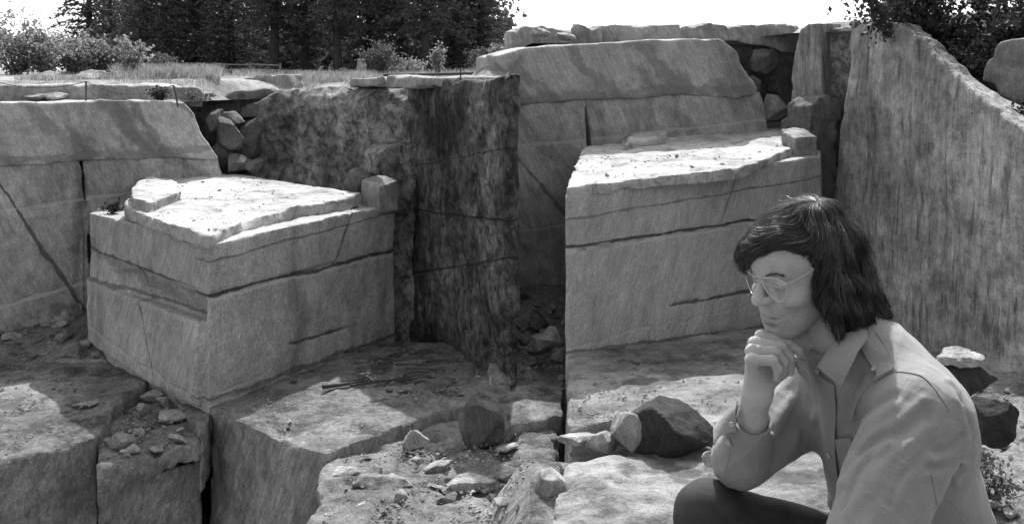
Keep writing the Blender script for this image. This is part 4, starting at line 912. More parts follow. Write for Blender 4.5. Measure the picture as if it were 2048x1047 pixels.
def headf(q):
    d = ellip(q, (-8, 0, 28), (98, 75, 76))
    d = smin(d, ellip(q, (42, 0, 28), (49, 60, 44)), 12)
    d = smin(d, ellip(q, (34, 0, -36), (54, 60, 70)), 14)
    for s in (-1, 1):
        d = smin(d, capsule(q, (8, s*50, -64), (70, s*18, -98), 15, 16), 16)
        d = smin(d, ellip(q, (58, s*43, -32), (24, 19, 17)), 14)
        d = smin(d, capsule(q, (83, s*9, 17), (70, s*44, 15), 8.5, 8), 9)
    d = smin(d, ellip(q, (52, 0, -74), (46, 46, 40)), 14)
    d = smin(d, ellip(q, (74, 0, -100), (17, 22, 14)), 10)
    for s in (-1, 1): d = smax(d, -ellip(q, (93, s*32, -3), (19, 18, 13)), 9)
    d = smin(d, capsule(q, (86, 0, 7), (105, 0, -25), 7, 10), 9)
    d = smin(d, ellip(q, (105, 0, -29), (13, 14, 11.5)), 5)
    for s in (-1, 1):
        d = smin(d, ellip(q, (93, s*14, -32), (13, 8, 9)), 4)
        d = smin(d, np.linalg.norm(q-V3(69.5, s*32, -2), axis=1)-14.3, 3)
    d = smin(d, ellip(q, (78, 0, -55), (17, 31, 20)), 10)
    d = smin(d, ellip(q, (86, 0, -59), (9.5, 23, 5.0)), 3)
    d = smin(d, ellip(q, (84, 0, -72.5), (9.5, 20, 6.5)), 3.5)
    d = smax(d, -ellip(q, (92, 0, -83), (8, 18, 5)), 7)
    ay = np.abs(q[:, 1]); mz = q[:, 2]+66+0.0030*ay**2-0.5
    d = smax(d, -np.maximum(np.abs(mz)-0.9, np.maximum(ay-27, 82-14*(ay/27)**2-q[:, 0]-1)), 1.6)
    for s in (-1, 1):
        d = smax(d, -ellip(q, (99, s*7.5, -39.5), (6.5, 4, 4)), 2)
        # lid slit, lid crease, cheek fold
        e = q-V3(69.5, s*32, -2); r = np.linalg.norm(e, axis=1)
        ez = e[:, 2]-(-0.5+2.2*(1-(e[:, 1]/12)**2)); ez2 = e[:, 2]-(-1.8-1.0*(1-(e[:, 1]/12)**2))
        d = np.maximum(d, -np.maximum(np.maximum(ez, -ez2)+0.6, np.maximum(12.6-r, np.maximum(np.abs(e[:, 1])-10.5, -e[:, 0]))))
        cr = np.abs(r-14.2)+0
        d = d+1.1*np.exp(-((e[:, 2]-(5.5-0.02*e[:, 1]**2))/1.1)**2)*(np.abs(e[:, 1]) < 13)*(e[:, 0] > 0)*(r < 22)
        fx = segd(q[:, 1]*s, q[:, 2], [(17, -35), (26, -48), (33, -64)])
        d = d+1.9*np.exp(-(fx/3.0)**2)*(q[:, 0] > 50)
        fx = segd(q[:, 1]*s, q[:, 2], [(20, -14), (30, -18), (42, -14)])
        d = d+1.2*np.exp(-(fx/2.4)**2)*(q[:, 0] > 50)
    for s in (-1, 1): d = smin(d, ellip(q, (-10, s*73, -14), (17, 7, 29)), 4)
    d = smin(d, capsule(q, (-22, 0, -50), (-58, -8, -190), 55, 58), 14)
    d = smin(d, capsule(q, (64, -4, -104), (0, -6, -165), 9, 30), 24)      # throat
    return d
def dispskin(q): return 0.5*fbm(q*0.06, 2, 3)
vals = sdf_mesh('head', headf, (-130, -100, -205), (135, 100, 135), 1.9, dispskin, 6)
def mesh_arrays(me):
    v = np.empty(len(me.vertices)*3, np.float32); me.vertices.foreach_get('co', v)
    f = np.empty(len(me.loops), np.int32); me.loops.foreach_get('vertex_index', f)
    return v.reshape(-1, 3).astype(float), f.reshape(-1, 4)
hv, hq = mesh_arrays(vals); hv = hw(hv)
# torso frame and joints (world metres)
fT, lT = V3(-.93, -.36, 0), V3(.36, -.93, 0); MID = V3(.585, 1.74, -.535)
SL, EL, HLd = V3(.643, 1.585, -.528), V3(.490, 1.44, -.72), V3(.285, 1.50, -.835)
SRr, ER = V3(.560, 1.89, -.592), W(1482, 916, 1.78)
WR = W(1514, 786, 1.69)
T = [V3(.60, 1.745, -.485), V3(.665, 1.772, -.585), V3(.705, 1.79, -.74), V3(.765, 1.81, -.95)]
def squash(P, c, k):
    s = (P-c)@lT; return P-np.outer(s*(1-k), lT)
def torsof(P, g=0.0):
    Q = squash(P, MID, 0.74)
    d = capsule(Q, squash(T[0][None], MID, .74)[0], squash(T[1][None], MID, .74)[0], .070+g, .100+g)
    d = smin(d, capsule(Q, squash(T[1][None], MID, .74)[0], squash(T[2][None], MID, .74)[0], .100+g, .092+g), .05)
    d = smin(d, capsule(Q, squash(T[2][None], MID, .74)[0], squash(T[3][None], MID, .74)[0], .092+g, .130+g), .05)
    return d
fing = [  # MCP, PIP, DIP, tip in pixels and distance
    [(1503, 720, 1.655), (1545, 720, 1.652), (1556, 738, 1.656), (1553, 756, 1.664)],
    [(1504, 702, 1.676), (1551, 703, 1.672), (1567, 723, 1.675), (1565, 748, 1.684)],
    [(1510, 687, 1.698), (1562, 692, 1.692), (1580, 716, 1.694), (1581, 744, 1.702)],
    [(1523, 673, 1.720), (1572, 684, 1.714), (1596, 700, 1.714), (1606, 716, 1.722)]]
frad = [(.0098, .0086, .0078, .0062), (.0104, .0092, .0084, .0068), (.0108, .0094, .0086, .0068), (.0106, .0094, .0084, .0066)]
def handf(P):
    d = capsule(P, WR, W(1512, 735, 1.685), .0205, .017)
    d = smin(d, capsule(P, W(1487, 925, 1.765), WR, .036, .0215), .02)
    for pts, r in zip(fing, frad):
        J = [W(*p) for p in pts]
        d = smin(d, capsule(P, WR+(J[0]-WR)*.25, J[0], .013, r[0]), .010)
    for pts, r in zip(fing, frad):
        J = [W(*p) for p in pts]; e = 1e9
        for a, b, ra, rb in zip(J[:-1], J[1:], r[:-1], r[1:]): e = np.minimum(e, capsule(P, a, b, ra, rb)) if np.isscalar(e) else smin(e, capsule(P, a, b, ra, rb), .003)
        e = smin(e, np.linalg.norm(P-J[0], axis=1)-r[0]*1.0, .008); e = smin(e, np.linalg.norm(P-J[1], axis=1)-r[1]*1.03, .003)
        for j_ in (1, 2):                        # skin creases over the knuckles
            ax_ = unit(J[j_+1]-J[j_-1]); rr = np.linalg.norm(P-J[j_], axis=1)
            for k_ in (-.0026, 0, .0026): e = e+.0007*np.exp(-(((P-J[j_])@ax_-k_)/.0008)**2)*(rr < .014)
        d = smin(d, e, .0016)
    # thumb from the far side of the palm, ball of the thumb
    t = [W(1530, 770, 1.715), W(1566, 742, 1.735), W(1590, 722, 1.742)]
    d = smin(d, capsule(P, WR, t[0], .018, .015), .012); d = smin(d, capsule(P, t[0], t[1], .014, .0105), .006); d = smin(d, capsule(P, t[1], t[2], .0105, .008), .004)
    d = smin(d, capsule(P, W(1532, 766, 1.690), W(1516, 790, 1.69), .012, .016), .014)
    d = smin(d, capsule(P, W(1526, 742, 1.70), W(1553, 742, 1.712), .013, .012), .008)
    # creases at the bent wrist
    c = W(1514, 746, 1.665)
    for k in range(3): d = d+.0009*np.exp(-(np.abs((P-c)@unit(V3(.1, 0, 1))+.0045*k)/.0011)**2)*np.exp(-(np.linalg.norm(P-c, axis=1)/.016)**2)
    return d
me = sdf_mesh('h', handf, W(1440, 960, 1.69)+V3(-.03, -.08, -.03), W(1625, 645, 1.80)+V3(.01, 0, .01), .0017, lambda P: .0004*fbm(P*90, 2, 4), .004)
av, aq = mesh_arrays(me)
def bodyf(P):
    d = torsof(P, -.012)
    d = smin(d, capsule(P, T[0], SL, .05, .055), .03); d = smin(d, capsule(P, SL, EL, .05, .042), .03); d = smin(d, capsule(P, EL, HLd, .04, .028), .02)
    d = smin(d, capsule(P, T[0], SRr, .05, .05), .03); d = smin(d, capsule(P, SRr, ER, .048, .034), .03); d = smin(d, capsule(P, ER, W(1500, 865, 1.735), .030, .020), .02)
    d = smin(d, capsule(P, T[0]+V3(0, 0, -.02), HC+HR@(V3(-30, 0, -90)*S), .055, .052), .02)
    # left hand resting on the near knee, five fingers
    hx = HLd; dr = unit(V3(-.75, .15, -.5)); sd_ = unit(np.cross(dr, (0, 0, 1))); 
    d = smin(d, capsule(P, hx, hx+dr*.07, .026, .032), .02)
    for k, (o_, L) in enumerate(((-.03, .055), (-.01, .075), (.011, .08), (.031, .07))):
        a = hx+dr*.085+sd_*o_; b = a+unit(dr+V3(0, 0, -.35))*L*.55; c = b+unit(dr+V3(0, 0, -1.3))*L*.5
        d = smin(d, smin(capsule(P, a, b, .0095, .0085), capsule(P, b, c, .0085, .007), .003), .004)
    a = hx+dr*.03-sd_*.03; b = a+unit(dr-sd_*.8)*.045; d = smin(d, smin(capsule(P, a, b, .012, .010), capsule(P, b, b+dr*.03, .010, .008), .004), .006)
    return d
KR, KL = W(1416, 1031, 1.77), V3(.30, 1.44, -.93)
HPR, HPL = V3(.76, 1.90, -.955), V3(.80, 1.70, -.975)
AR, AL = V3(.40, 1.80, -1.36), V3(.38, 1.45, -1.38)
def legsf(P, g=0.0):
    d = smin(capsule(P, HPR, KR, .095+g, .056+g), capsule(P, KR, AR, .054+g, .036+g), .03)
    e = smin(capsule(P, HPL, KL, .095+g, .058+g), capsule(P, KL, AL, .056+g, .038+g), .03)
    return smin(d, e, .04)
me = sdf_mesh('b', lambda P: smin(bodyf(P), legsf(P, -.014), .03), (.10, 1.28, -1.45), (1.0, 2.05, -.36), .0085)
bv, bq = mesh_arrays(me)
V_, F_ = join_np([(hv, hq), (av, aq), (bv, bq)])
def skintone(hp):
    """lips, beard shadow and lids are darker skin"""
    q = hp; t = np.ones(len(q)); ay = np.abs(q[:, 1])
    lip = np.exp(-np.maximum(0, ellipse2(ay, q[:, 2], 0, -65.5, 24, 9.5)-.75)**2/.06)*(q[:, 0] > 66); t -= .26*lip
    jaw = np.clip((-38-q[:, 2])/16, 0, 1)*np.clip((q[:, 0]-4)/18, 0, 1)*np.clip((q[:, 2]+125)/14, 0, 1)
    t -= .25*jaw*(1-lip)*(.75+.5*noise(q*.5, 3)); t -= .10*np.exp(-((ay-32)/17)**2-((q[:, 2]+9)/6)**2)*(q[:, 0] > 60)
    t += .05*noise(q*.06, 6)
    return np.clip(t, .3, 1.2)
def ellipse2(a, b, ca, cb, ra, rb): return np.hypot((a-ca)/ra, (b-cb)/rb)
TONE = np.ones(len(V_)); TONE[:len(hv)] = skintone(tohead(hv))
man = put('person', mesh_np('person', V_, F_), M['skin'], None, (.55, 1.75, -1.48))
at_ = man.data.attributes.new('tone', 'FLOAT', 'POINT'); at_.data.foreach_set('value', TONE.astype(np.float32))
tag(man, 'dark-haired man in wire glasses and pale work shirt, seated with fist under chin, gazing left', 'person')
def part(name, v, f, mat, parent=man, smooth=True, sharp=None, origin=None):
    me = mesh_np(name, np.asarray(v, float), np.asarray(f), smooth, sharp); c = np.asarray(v).mean(0) if origin is None else origin
    me.transform(Matrix.Translation(-Vector(c))); me.materials.append(mat)
    o = bpy.data.objects.new(name, me); C.objects.link(o); o.parent = parent
    o.location = Vector(c)-WL[parent.name]; WL[o.name] = Vector(c); return o
WL = {'person': man.location.copy()}
# eyes
k = N('eye'); P_ = k.n('TexCoord').outputs['Object']
r_ = k.vm('LENGTH', k.vm('SUBTRACT', P_, tuple(hf*12*S)), (0, 0, 0))
k.col(k.mix(k.ramp(r_, .0056, .0062), k.mix(k.ramp(r_, .0024, .0029), .01, .09), .55)); k.b.inputs['Roughness'].default_value = .15; M['eye'] = k.m
def uvsphere(r, n=16, m=24):
    a, b = np.meshgrid(np.linspace(0.01, math.pi-.01, n), np.arange(m)*2*math.pi/m, indexing='ij')
    return np.stack([r*np.sin(a)*np.cos(b), r*np.sin(a)*np.sin(b), r*np.cos(a)], -1).reshape(-1, 3), grid_faces(n, m, True)
for s in (1, -1):
    v, f = uvsphere(12.9*S); c = hw((69.5, s*32, -2)); part('eye', v+c, f, M['eye'], origin=c)
# ---- shirt
SHOW = []
def foldset(P, d):
    for pts, amp, w in FOLDS:
        dm = np.full(len(P), 1e9)
        for a, b in zip(pts[:-1], pts[1:]): dm = np.minimum(dm, capsule(P, a, b, 0, 0))
        d = d-amp*np.exp(-(dm/w)**2)
    return d
FOLDS = []
CUFF = W(1503, 838, 1.712); CUFFD = unit(CUFF-ER)
def shirtbase(P):
    d = torsof(P, .012)
    d = smin(d, capsule(P, T[0]+V3(0.02, 0, -.005), SL+V3(0.01, 0, 0), .066, .070), .05)
    d = smin(d, capsule(P, T[0]+V3(0.02, 0, -.005), SRr, .066, .066), .05)
    d = smin(d, capsule(P, T[0]+V3(0.06, 0.015, -.03), T[1]+V3(.052, .03, 0.01), .060, .070), .05)     # upper back
    s = smin(capsule(P, SL, EL, .076, .058), capsule(P, EL, HLd, .06, .046), .03)
    d = smin(d, s, .022)
    s = smin(capsule(P, SRr, ER, .076, .048), capsule(P, ER, CUFF, .0425, .0345), .022)
    return smin(d, s, .016)
def shirtf(P):
    d = foldset(P, shirtbase(P))
    # open cuff: cut square, hollow
    t = (P-CUFF)@CUFFD
    near = np.linalg.norm(P-CUFF, axis=1) < .09
    d = np.where(near, np.maximum(d, t), d)
    d = np.where(near, np.maximum(d, -capsule(P, CUFF-CUFFD*.012, CUFF+CUFFD*.1, .0285, .0305)), d)
    # neck opening
    d = smax(d, -capsule(P, T[0]+V3(-.02, 0, .02), T[0]+V3(-.055, -.01, .12), .050, .066), .006)
    return d
def bodyonly(P):
    d = torsof(P, .012); d = smin(d, capsule(P, T[0]+V3(0.02, 0, -.005), SL+V3(0.01, 0, 0), .066, .070), .05)
    return smin(d, capsule(P, T[0]+V3(0.02, 0, -.005), SRr, .066, .066), .05)
def cast(px, py, f=shirtbase, d0=1.25, n=70):
    px, py = np.atleast_1d(px).astype(float), np.atleast_1d(py).astype(float)
    r = np.stack([(px-CX)/FPX, np.ones_like(px), -(py-HZ)/FPX], 1); t = np.full(len(px), d0)
    for _ in range(n): t = t+np.clip(f(r*t[:, None])*0.8, -.02, .04)
    t = np.clip(t, 1.2, 2.1)
    return r*t[:, None]
def fold(pix, amp, w):
    amp *= 1.25; w *= .78
    FOLDS.append((cast([p[0] for p in pix], [p[1] for p in pix]), amp, w))
for pix, amp, w in (
    ([(1790, 815), (1755, 838), (1715, 880), (1690, 940)], .005, .014), ([(1790, 790), (1740, 815), (1705, 850)], -.006, .010),
    ([(1775, 885), (1735, 915), (1690, 965), (1660, 1005)], .005, .012), ([(1770, 870), (1720, 905), (1680, 950)], -.006, .009),
    ([(1850, 810), (1862, 850), (1866, 900)], -.005, .010), ([(1872, 840), (1868, 880), (1862, 920)], .004, .008),
    ([(1872, 908), (1900, 895), (1925, 868)], -.007, .007), ([(1870, 918), (1902, 908), (1932, 880)], .007, .008),
    ([(1858, 948), (1890, 944), (1930, 925)], .006, .008), ([(1858, 938), (1890, 932), (1925, 915)], -.004, .008),
    ([(1830, 900), (1815, 950), (1790, 1000)], .003, .012), ([(1760, 940), (1730, 980), (1700, 1020)], .004, .014),
    ([(1720, 740), (1700, 800), (1690, 850)], -.006, .010), ([(1735, 760), (1715, 810), (1705, 840)], .004, .008),
    ([(1590, 790), (1560, 830), (1545, 870)], .006, .012), ([(1620, 800), (1585, 850), (1555, 900)], -.005, .010), ([(1630, 830), (1590, 880), (1560, 930)], .005, .010),
    ([(1545, 860), (1552, 900), (1535, 950)], -.007, .008), ([(1525, 960), (1490, 972), (1455, 968)], .003, .006), ([(1512, 870), (1516, 920), (1510, 965)], .002, .006),
    ([(1460, 870), (1470, 920), (1490, 955)], -.002, .012), ([(1900, 760), (1915, 800), (1930, 840)], .003, .010), ([(1870, 740), (1890, 780), (1900, 830)], -.003, .010)):
    fold(pix, amp, w)
for pix, amp, w in (([(1846, 800), (1800, 838), (1742, 872), (1700, 925), (1672, 990)], .0045, .008), ([(1856, 822), (1812, 856), (1758, 893), (1716, 950), (1690, 1015)], -.0045, .007),
    ([(1862, 850), (1826, 880), (1776, 920), (1745, 985)], .004, .008), ([(1868, 885), (1840, 912), (1802, 955), (1780, 1010)], -.004, .007),
    ([(1722, 800), (1708, 850), (1696, 900)], -.004, .006), ([(1600, 775), (1586, 810), (1560, 842)], .004, .007), ([(1632, 806), (1602, 842), (1566, 872), (1540, 905)], -.004, .006), ([(1635, 850), (1600, 900), (1566, 935)], -.004, .007),
    ([(1905, 770), (1930, 830), (1942, 890)], -.0035, .008), ([(1880, 960), (1915, 965), (1945, 950)], .004, .008)):
    fold(pix, amp, w)
def shirtdisp(P): return .0022*fbm(P*11, 3, 21)+.0011*fbm(P*34, 2, 25)-.004*np.maximum(0, .42-np.abs(noise(np.stack([P@V3(5, 2, 5), P@V3(17, -4, -17), P@V3(2, 9, 2)], 1), 8)))*(1+fbm(P*6, 1, 3))-.003*np.maximum(0, .4-np.abs(noise(np.stack([P@V3(8, 2, -9), P@V3(20, 8, 18), P@V3(3, 9, 2)], 1)+3.3, 18)))
k = N('shirt_cloth'); P_ = k.n('TexCoord').outputs['Object']
k.col(k.math('MULTIPLY', k.math('MULTIPLY', k.ramp(k.noise(P_, 9, 4), .3, .7, .92, 1.06), k.ramp(k.noise(P_, 700, 2), .3, .7, .84, 1.12)), 0.235))
k.b.inputs['Roughness'].default_value = .85; k.b.inputs['Specular IOR Level'].default_value = .2; k.b.inputs['Sheen Weight'].default_value = .15
wr = k.math('ABSOLUTE', k.math('SUBTRACT', k.noise(k.axes(P_, (.6, .4, .7), 5, 15), 1.0, 3, .5, dist=.5), .5)); wr2 = k.math('ABSOLUTE', k.math('SUBTRACT', k.noise(k.axes(P_, (-.7, .5, .3), 8, 25), 1.0, 3, .5, dist=.6), .5))
k.bump(k.math('ADD', k.math('ADD', k.math('MULTIPLY', k.ramp(wr, 0, .16), 1.0), k.math('MULTIPLY', k.ramp(wr2, 0, .14), .5)), k.math('MULTIPLY', k.noise(P_, 900, 3), .16)), .3, .0032); M['shirt'] = k.m
M['shirt_in'] = plain('shirt_inside', .2, .9)
def shirtclip(P):
    d = shirtf(P); return np.maximum(d, -.985-P[:, 2])
me = sdf_mesh('shirt', shirtclip, (.20, 1.33, -1.0), (.99, 2.02, -.37), .0040, shirtdisp, .012)
sv, sq = mesh_arrays(me); shirt = part('shirt', sv, sq, M['shirt'])
def gradn(f, P, e=.002):
    g = np.stack([f(P+V3(e, 0, 0))-f(P-V3(e, 0, 0)), f(P+V3(0, e, 0))-f(P-V3(0, e, 0)), f(P+V3(0, 0, e))-f(P-V3(0, 0, e))], 1)
    return g/(np.linalg.norm(g, axis=1)[:, None]+1e-9)
def sf2(P): return shirtf(P)+shirtdisp(P)
def patch_on(name, A, B, off=.0022, n=26, m=10, mat=None, parent=None, thick=.0016, f=sf2, bow=0):
    """cloth piece lying on the shirt between two edge lines given in pixels"""
    a, b = spline(np.array(A, float), n), spline(np.array(B, float), n); t = np.linspace(0, 1, m)
    q = (a[:, None]*(1-t)[None, :, None]+b[:, None]*t[None, :, None]).reshape(-1, 2)
    P = cast(q[:, 0], q[:, 1], f); nr = gradn(f, P); P = P+nr*(off+bow*np.tile(np.sin(np.pi*t), n)[:, None])
    top = P+nr*0; bot = P-nr*thick
    g = grid_faces(n, m); k_ = n*m
    ring = [i for i in range(m)]+[i*m+m-1 for i in range(1, n)]+[(n-1)*m+i for i in range(m-2, -1, -1)]+[i*m for i in range(n-2, 0, -1)]
    side = np.array([(ring[i], ring[(i+1) % len(ring)], ring[(i+1) % len(ring)]+k_, ring[i]+k_) for i in range(len(ring))])
    return part(name, np.vstack([top, bot]), np.vstack([g, g[:, ::-1]+k_, side]), mat or M['shirt'], parent or shirt, sharp=50)
def seam_on(name, pix, r=.0009, off=.0004, n=40, mat=None):
    q = spline(np.array(pix, float), n); P = cast(q[:, 0], q[:, 1], sf2); nr = gradn(sf2, P)
    v, f = tube_np(P+nr*off, r, 6); return part(name, v, f, mat or M['shirt'], shirt)
def cloth3(name, rows, mat=None, thick=.0018, n=18, m=12):
    """free-hanging cloth through rows of (px, py, D)"""
    G = np.array([spline(np.array([W(*p) for p in r]), m) for r in rows]); G = np.stack([spline(G[:, j], n) for j in range(m)], 1)
    P = G.reshape(-1, 3); du = np.gradient(G, axis=0).reshape(-1, 3); dv = np.gradient(G, axis=1).reshape(-1, 3); nr = np.cross(du, dv); nr /= np.linalg.norm(nr, axis=1)[:, None]+1e-9
    P = P+nr*(.0006*fbm(P*60, 2, 5))[:, None]; g = grid_faces(n, m); k_ = n*m
    ring = [i for i in range(m)]+[i*m+m-1 for i in range(1, n)]+[(n-1)*m+i for i in range(m-2, -1, -1)]+[i*m for i in range(n-2, 0, -1)]
    side = np.array([(ring[i], ring[(i+1) % len(ring)], ring[(i+1) % len(ring)]+k_, ring[i]+k_) for i in range(len(ring))])
    return part(name, np.vstack([P, P-nr*thick]), np.vstack([g, g[:, ::-1]+k_, side]), mat or M['shirt'], shirt, sharp=50)
# collar: near wing, far wing, band round the back of the neck
cloth3('collar', [[(1633, 733, 1.660), (1650, 708, 1.656), (1668, 682, 1.658), (1700, 656, 1.675), (1748, 650, 1.70)],
                  [(1640, 738, 1.645), (1660, 715, 1.635), (1688, 690, 1.635), (1720, 672, 1.65), (1750, 664, 1.695)],
                  [(1656, 752, 1.632), (1674, 738, 1.615), (1696, 715, 1.612), (1722, 690, 1.632), (1748, 668, 1.69)],
                  [(1682, 773, 1.612), (1690, 755, 1.603), (1704, 728, 1.605), (1720, 698, 1.63), (1744, 670, 1.692)]])
cloth3('collar', [[(1588, 712, 1.745), (1592, 722, 1.743), (1597, 742, 1.74)], [(1597, 716, 1.725), (1603, 736, 1.718), (1610, 758, 1.712)],
                  [(1607, 722, 1.705), (1616, 748, 1.698), (1624, 775, 1.692)], [(1618, 742, 1.690), (1628, 772, 1.682), (1636, 800, 1.676)]])
cloth3('collar', [[(1748, 650, 1.70), (1752, 640, 1.76), (1735, 632, 1.83)], [(1752, 668, 1.695), (1764, 660, 1.76), (1742, 648, 1.85)]])
# placket, epaulette, yoke and sleeve seams, pocket
pk = patch_on('placket', [(1632, 738), (1640, 800), (1647, 860), (1655, 915), (1664, 965), (1672, 1010)], [(1672, 768), (1676, 820), (1674, 870), (1676, 920), (1682, 965), (1692, 1010)], .006, 40, 8, bow=.003, f=bodyonly)
ep = patch_on('epaulette', [(1722, 696), (1742, 728), (1758, 752), (1748, 766)], [(1744, 668), (1770, 700), (1788, 738), (1770, 752)], .0065, 22, 8, thick=.004)
seam_on('yoke_seam', [(1752, 664), (1775, 702), (1791, 741)], .0009)
seam_on('shoulder_seam', [(1791, 743), (1815, 745), (1845, 753), (1868, 775), (1884, 798), (1900, 823)], .0011)
seam_on('shoulder_seam', [(1791, 743), (1766, 752), (1735, 775), (1715, 805), (1703, 840)], .0009)
seam_on('side_seam', [(1862, 945), (1868, 975), (1874, 1010)], .0010)
pf = patch_on('pocket', [(1672, 876), (1690, 873), (1706, 873)], [(1690, 945), (1700, 938), (1708, 930)], .005, 12, 10, f=bodyonly)
# cuff, flap, sleeve placket, buttons
cf = cloth3('cuff', [[(1474, 800, 1.705), (1470, 822, 1.690), (1472, 846, 1.683), (1470, 862, 1.682)], [(1460, 812, 1.712), (1455, 832, 1.70), (1455, 850, 1.692), (1453, 866, 1.690)],
                     [(1441, 836, 1.725), (1438, 846, 1.715), (1437, 862, 1.705), (1436, 874, 1.70)], [(1428, 852, 1.735), (1426, 862, 1.728), (1426, 876, 1.716), (1426, 890, 1.71)]])
_a = unit(np.cross(CUFFD, (0, 1, .3))); _b = np.cross(CUFFD, _a); _t = np.linspace(0, 2*math.pi, 49)
vv, ff = tube_np(CUFF+.0335*(np.cos(_t)[:, None]*_a+np.sin(_t)[:, None]*_b)+CUFFD*(.0015*np.sin(_t*3))[:, None], .0026, 7); part('cuff_hem', vv, ff, M['shirt'], shirt)
seam_on('sleeve_seam', [(1462, 898), (1456, 922), (1449, 945)])
def button(px, py, r=.0052, f=sf2, parent=None, off=.004):
    c = cast(px, py, f); nn = gradn(f, c)[0]; c = c[0]+nn*off
    a = unit(np.cross(nn, (0.2, 0.1, 1))); b = np.cross(nn, a); th = np.arange(14)*2*math.pi/14
    rows = [(0.0, .0014), (.55, .0010), (.85, .0018), (1.0, .0012), (1.0, -.0004)]
    v = np.concatenate([c+nn*h+r*max(q, .01)*(np.cos(th)[:, None]*a+np.sin(th)[:, None]*b) for q, h in rows])
    return part('button', v, grid_faces(len(rows), 14, True)[:, ::-1], M['button'], parent or shirt)
M['button'] = plain('button', .38, .4, .5)
button(1460, 883, .0055)
button(1754, 744, .0045, off=.009)
button(1463, 848, .0042, lambda P: capsule(P, W(1463, 848, 1.687), W(1463, 848, 1.688), .001, .001), None, .0025)
button(1640, 742, .0045, off=.0065); button(1667, 905, .005, off=.011, f=bodyonly)
# ---- trousers, shoes, seat
def trousersf(P):
    d = smin(legsf(P), capsule(P, HPR+V3(0, 0, .01), HPL+V3(0, 0, .01), .105, .105), .05)
    d = np.maximum(d, P[:, 2]+.70+0*P[:, 0]) if False else d
    return d
def trdisp(P): return .003*fbm(P*9, 3, 31)-.003*np.abs(noise(np.stack([P@V3(14, 3, 6), P@V3(-3, 5, 14), P@V3(2, 9, 3)], 1), 4))*np.clip(1.4-np.linalg.norm(P-KR, axis=1)*4, .2, 1)
M['trousers'] = plain('dark_trousers', .045, .9, .15, 30, .25, .3, 700)
me = sdf_mesh('trousers', lambda P: np.maximum(trousersf(P), P[:, 2]+.0*P[:, 0]+.66-1e3*0), (.18, 1.32, -1.46), (.99, 2.05, -.64), .0062, trdisp, .02)
tv, tq = mesh_arrays(me); part('trousers', tv, tq, M['trousers'])
M['leather'] = plain('leather', .03, .5, .5)
for A_ in (AR, AL):
    sh = lambda P: np.maximum(smin(capsule(P, A_+V3(.01, 0, -.03), A_+V3(-.02, 0, -.06), .045, .045), capsule(P, A_+V3(-.02, 0, -.075), A_+V3(-.19, -.02, -.088), .045, .038), .03), -.005-(P[:, 2]-(A_[2]-.12)))
    me = sdf_mesh('shoe', sh, A_+V3(-.27, -.1, -.14), A_+V3(.1, .1, .05), .007); v, f = mesh_arrays(me); part('shoe', v, f, M['leather'])
o = cut_block('spoil_ledge', 1024, .9, -1.5-.9, 4.6, 1.9, .9, 0, 'rough rock ledge the man and the photographer stand on, below the picture', M['stone'], 151, 'rock ledge'); o.location = (.3, 1.2, -2.4); o['kind'] = 'structure'; del o['category']; del o['label']
sb = bpy.data.objects.new('boulder', boulder_mesh('boulder', 152, (.62, .62, .46), 6, power=1.05)); C.objects.link(sb); sb.data.materials.append(M['stone'])
sb.location = (.84, 1.80, -1.52); tag(sb, 'boulder the man is sitting on', 'boulder')
# ---- hair
KW = V3(-50, 28, 114)
FR = [(-10, 24, 92), (38, 14, 86), (70, 0, 76), (86, -18, 61), (88, -38, 40), (80, -52, 20)]; FRr = [22, 22, 18, 14, 9, 4]
LOCKS = [[(1650, 560, 1.678, 16), (1652, 600, 1.670, 12), (1647, 640, 1.660, 2)], [(1668, 570, 1.676, 20), (1672, 620, 1.668, 15), (1678, 676, 1.655, 2)], [(1696, 580, 1.682, 22), (1698, 630, 1.675, 16), (1696, 672, 1.668, 3)],
         [(1718, 580, 1.72, 20), (1722, 630, 1.705, 15), (1732, 660, 1.695, 4)], [(1696, 470, 1.745, 24), (1712, 540, 1.745, 26), (1736, 595, 1.745, 19), (1764, 630, 1.74, 12), (1786, 646, 1.735, 3)],
         [(1715, 625, 1.71, 16), (1742, 646, 1.71, 9), (1758, 664, 1.705, 3)]]
def hairf(q):
    d = ellip(q, (-12, 0, 32), (100, 83, 80))
    d = smin(d, ellip(q, (-66, 0, -8), (55, 76, 108)), 20)
    for s in (-1, 1): d = smin(d, ellip(q, (-18, s*62, -18), (50, 27, 88)), 14)
    xf = np.interp(q[:, 2], [-130, -85, -40, 10, 45, 70, 95, 130], [-20, -4, 7, 13, 27, 58, 100, 150])
    d = smax(d, (q[:, 0]-xf)*.8, 7)
    for a, b, ra, rb in zip(FR[:-1], FR[1:], FRr[:-1], FRr[1:]): d = smin(d, capsule(q, a, b, ra, rb), 10)
    d = smin(d, ellip(q, (-48, 10, 92), (46, 44, 22)), 14)
    d = smin(d, capsule(q, (56, 36, 78), (68, 5, 72), 12, 16), 14)
    d = smin(d, capsule(q, (32, 60, 54), (56, 36, 78), 8, 12), 12)
    d = smax(d, -(q[:, 2]+92+0.10*(q[:, 0]+60)), 12)
    for lk in LOCKS:
        for a, b in zip(lk[:-1], lk[1:]): d = smin(d, capsule(q, tohead(W(*a[:3])[None])[0], tohead(W(*b[:3])[None])[0], a[3], b[3]), 13)
    return d
M['hair_under'] = plain('hair_mass', .006, .75, .2)
k = N('hair'); k.b.inputs['Base Color'].default_value = (.007, .007, .007, 1); k.b.inputs['Roughness'].default_value = .38; k.b.inputs['Specular IOR Level'].default_value = 1.0; k.b.inputs['IOR'].default_value = 1.55; M['hair'] = k.m
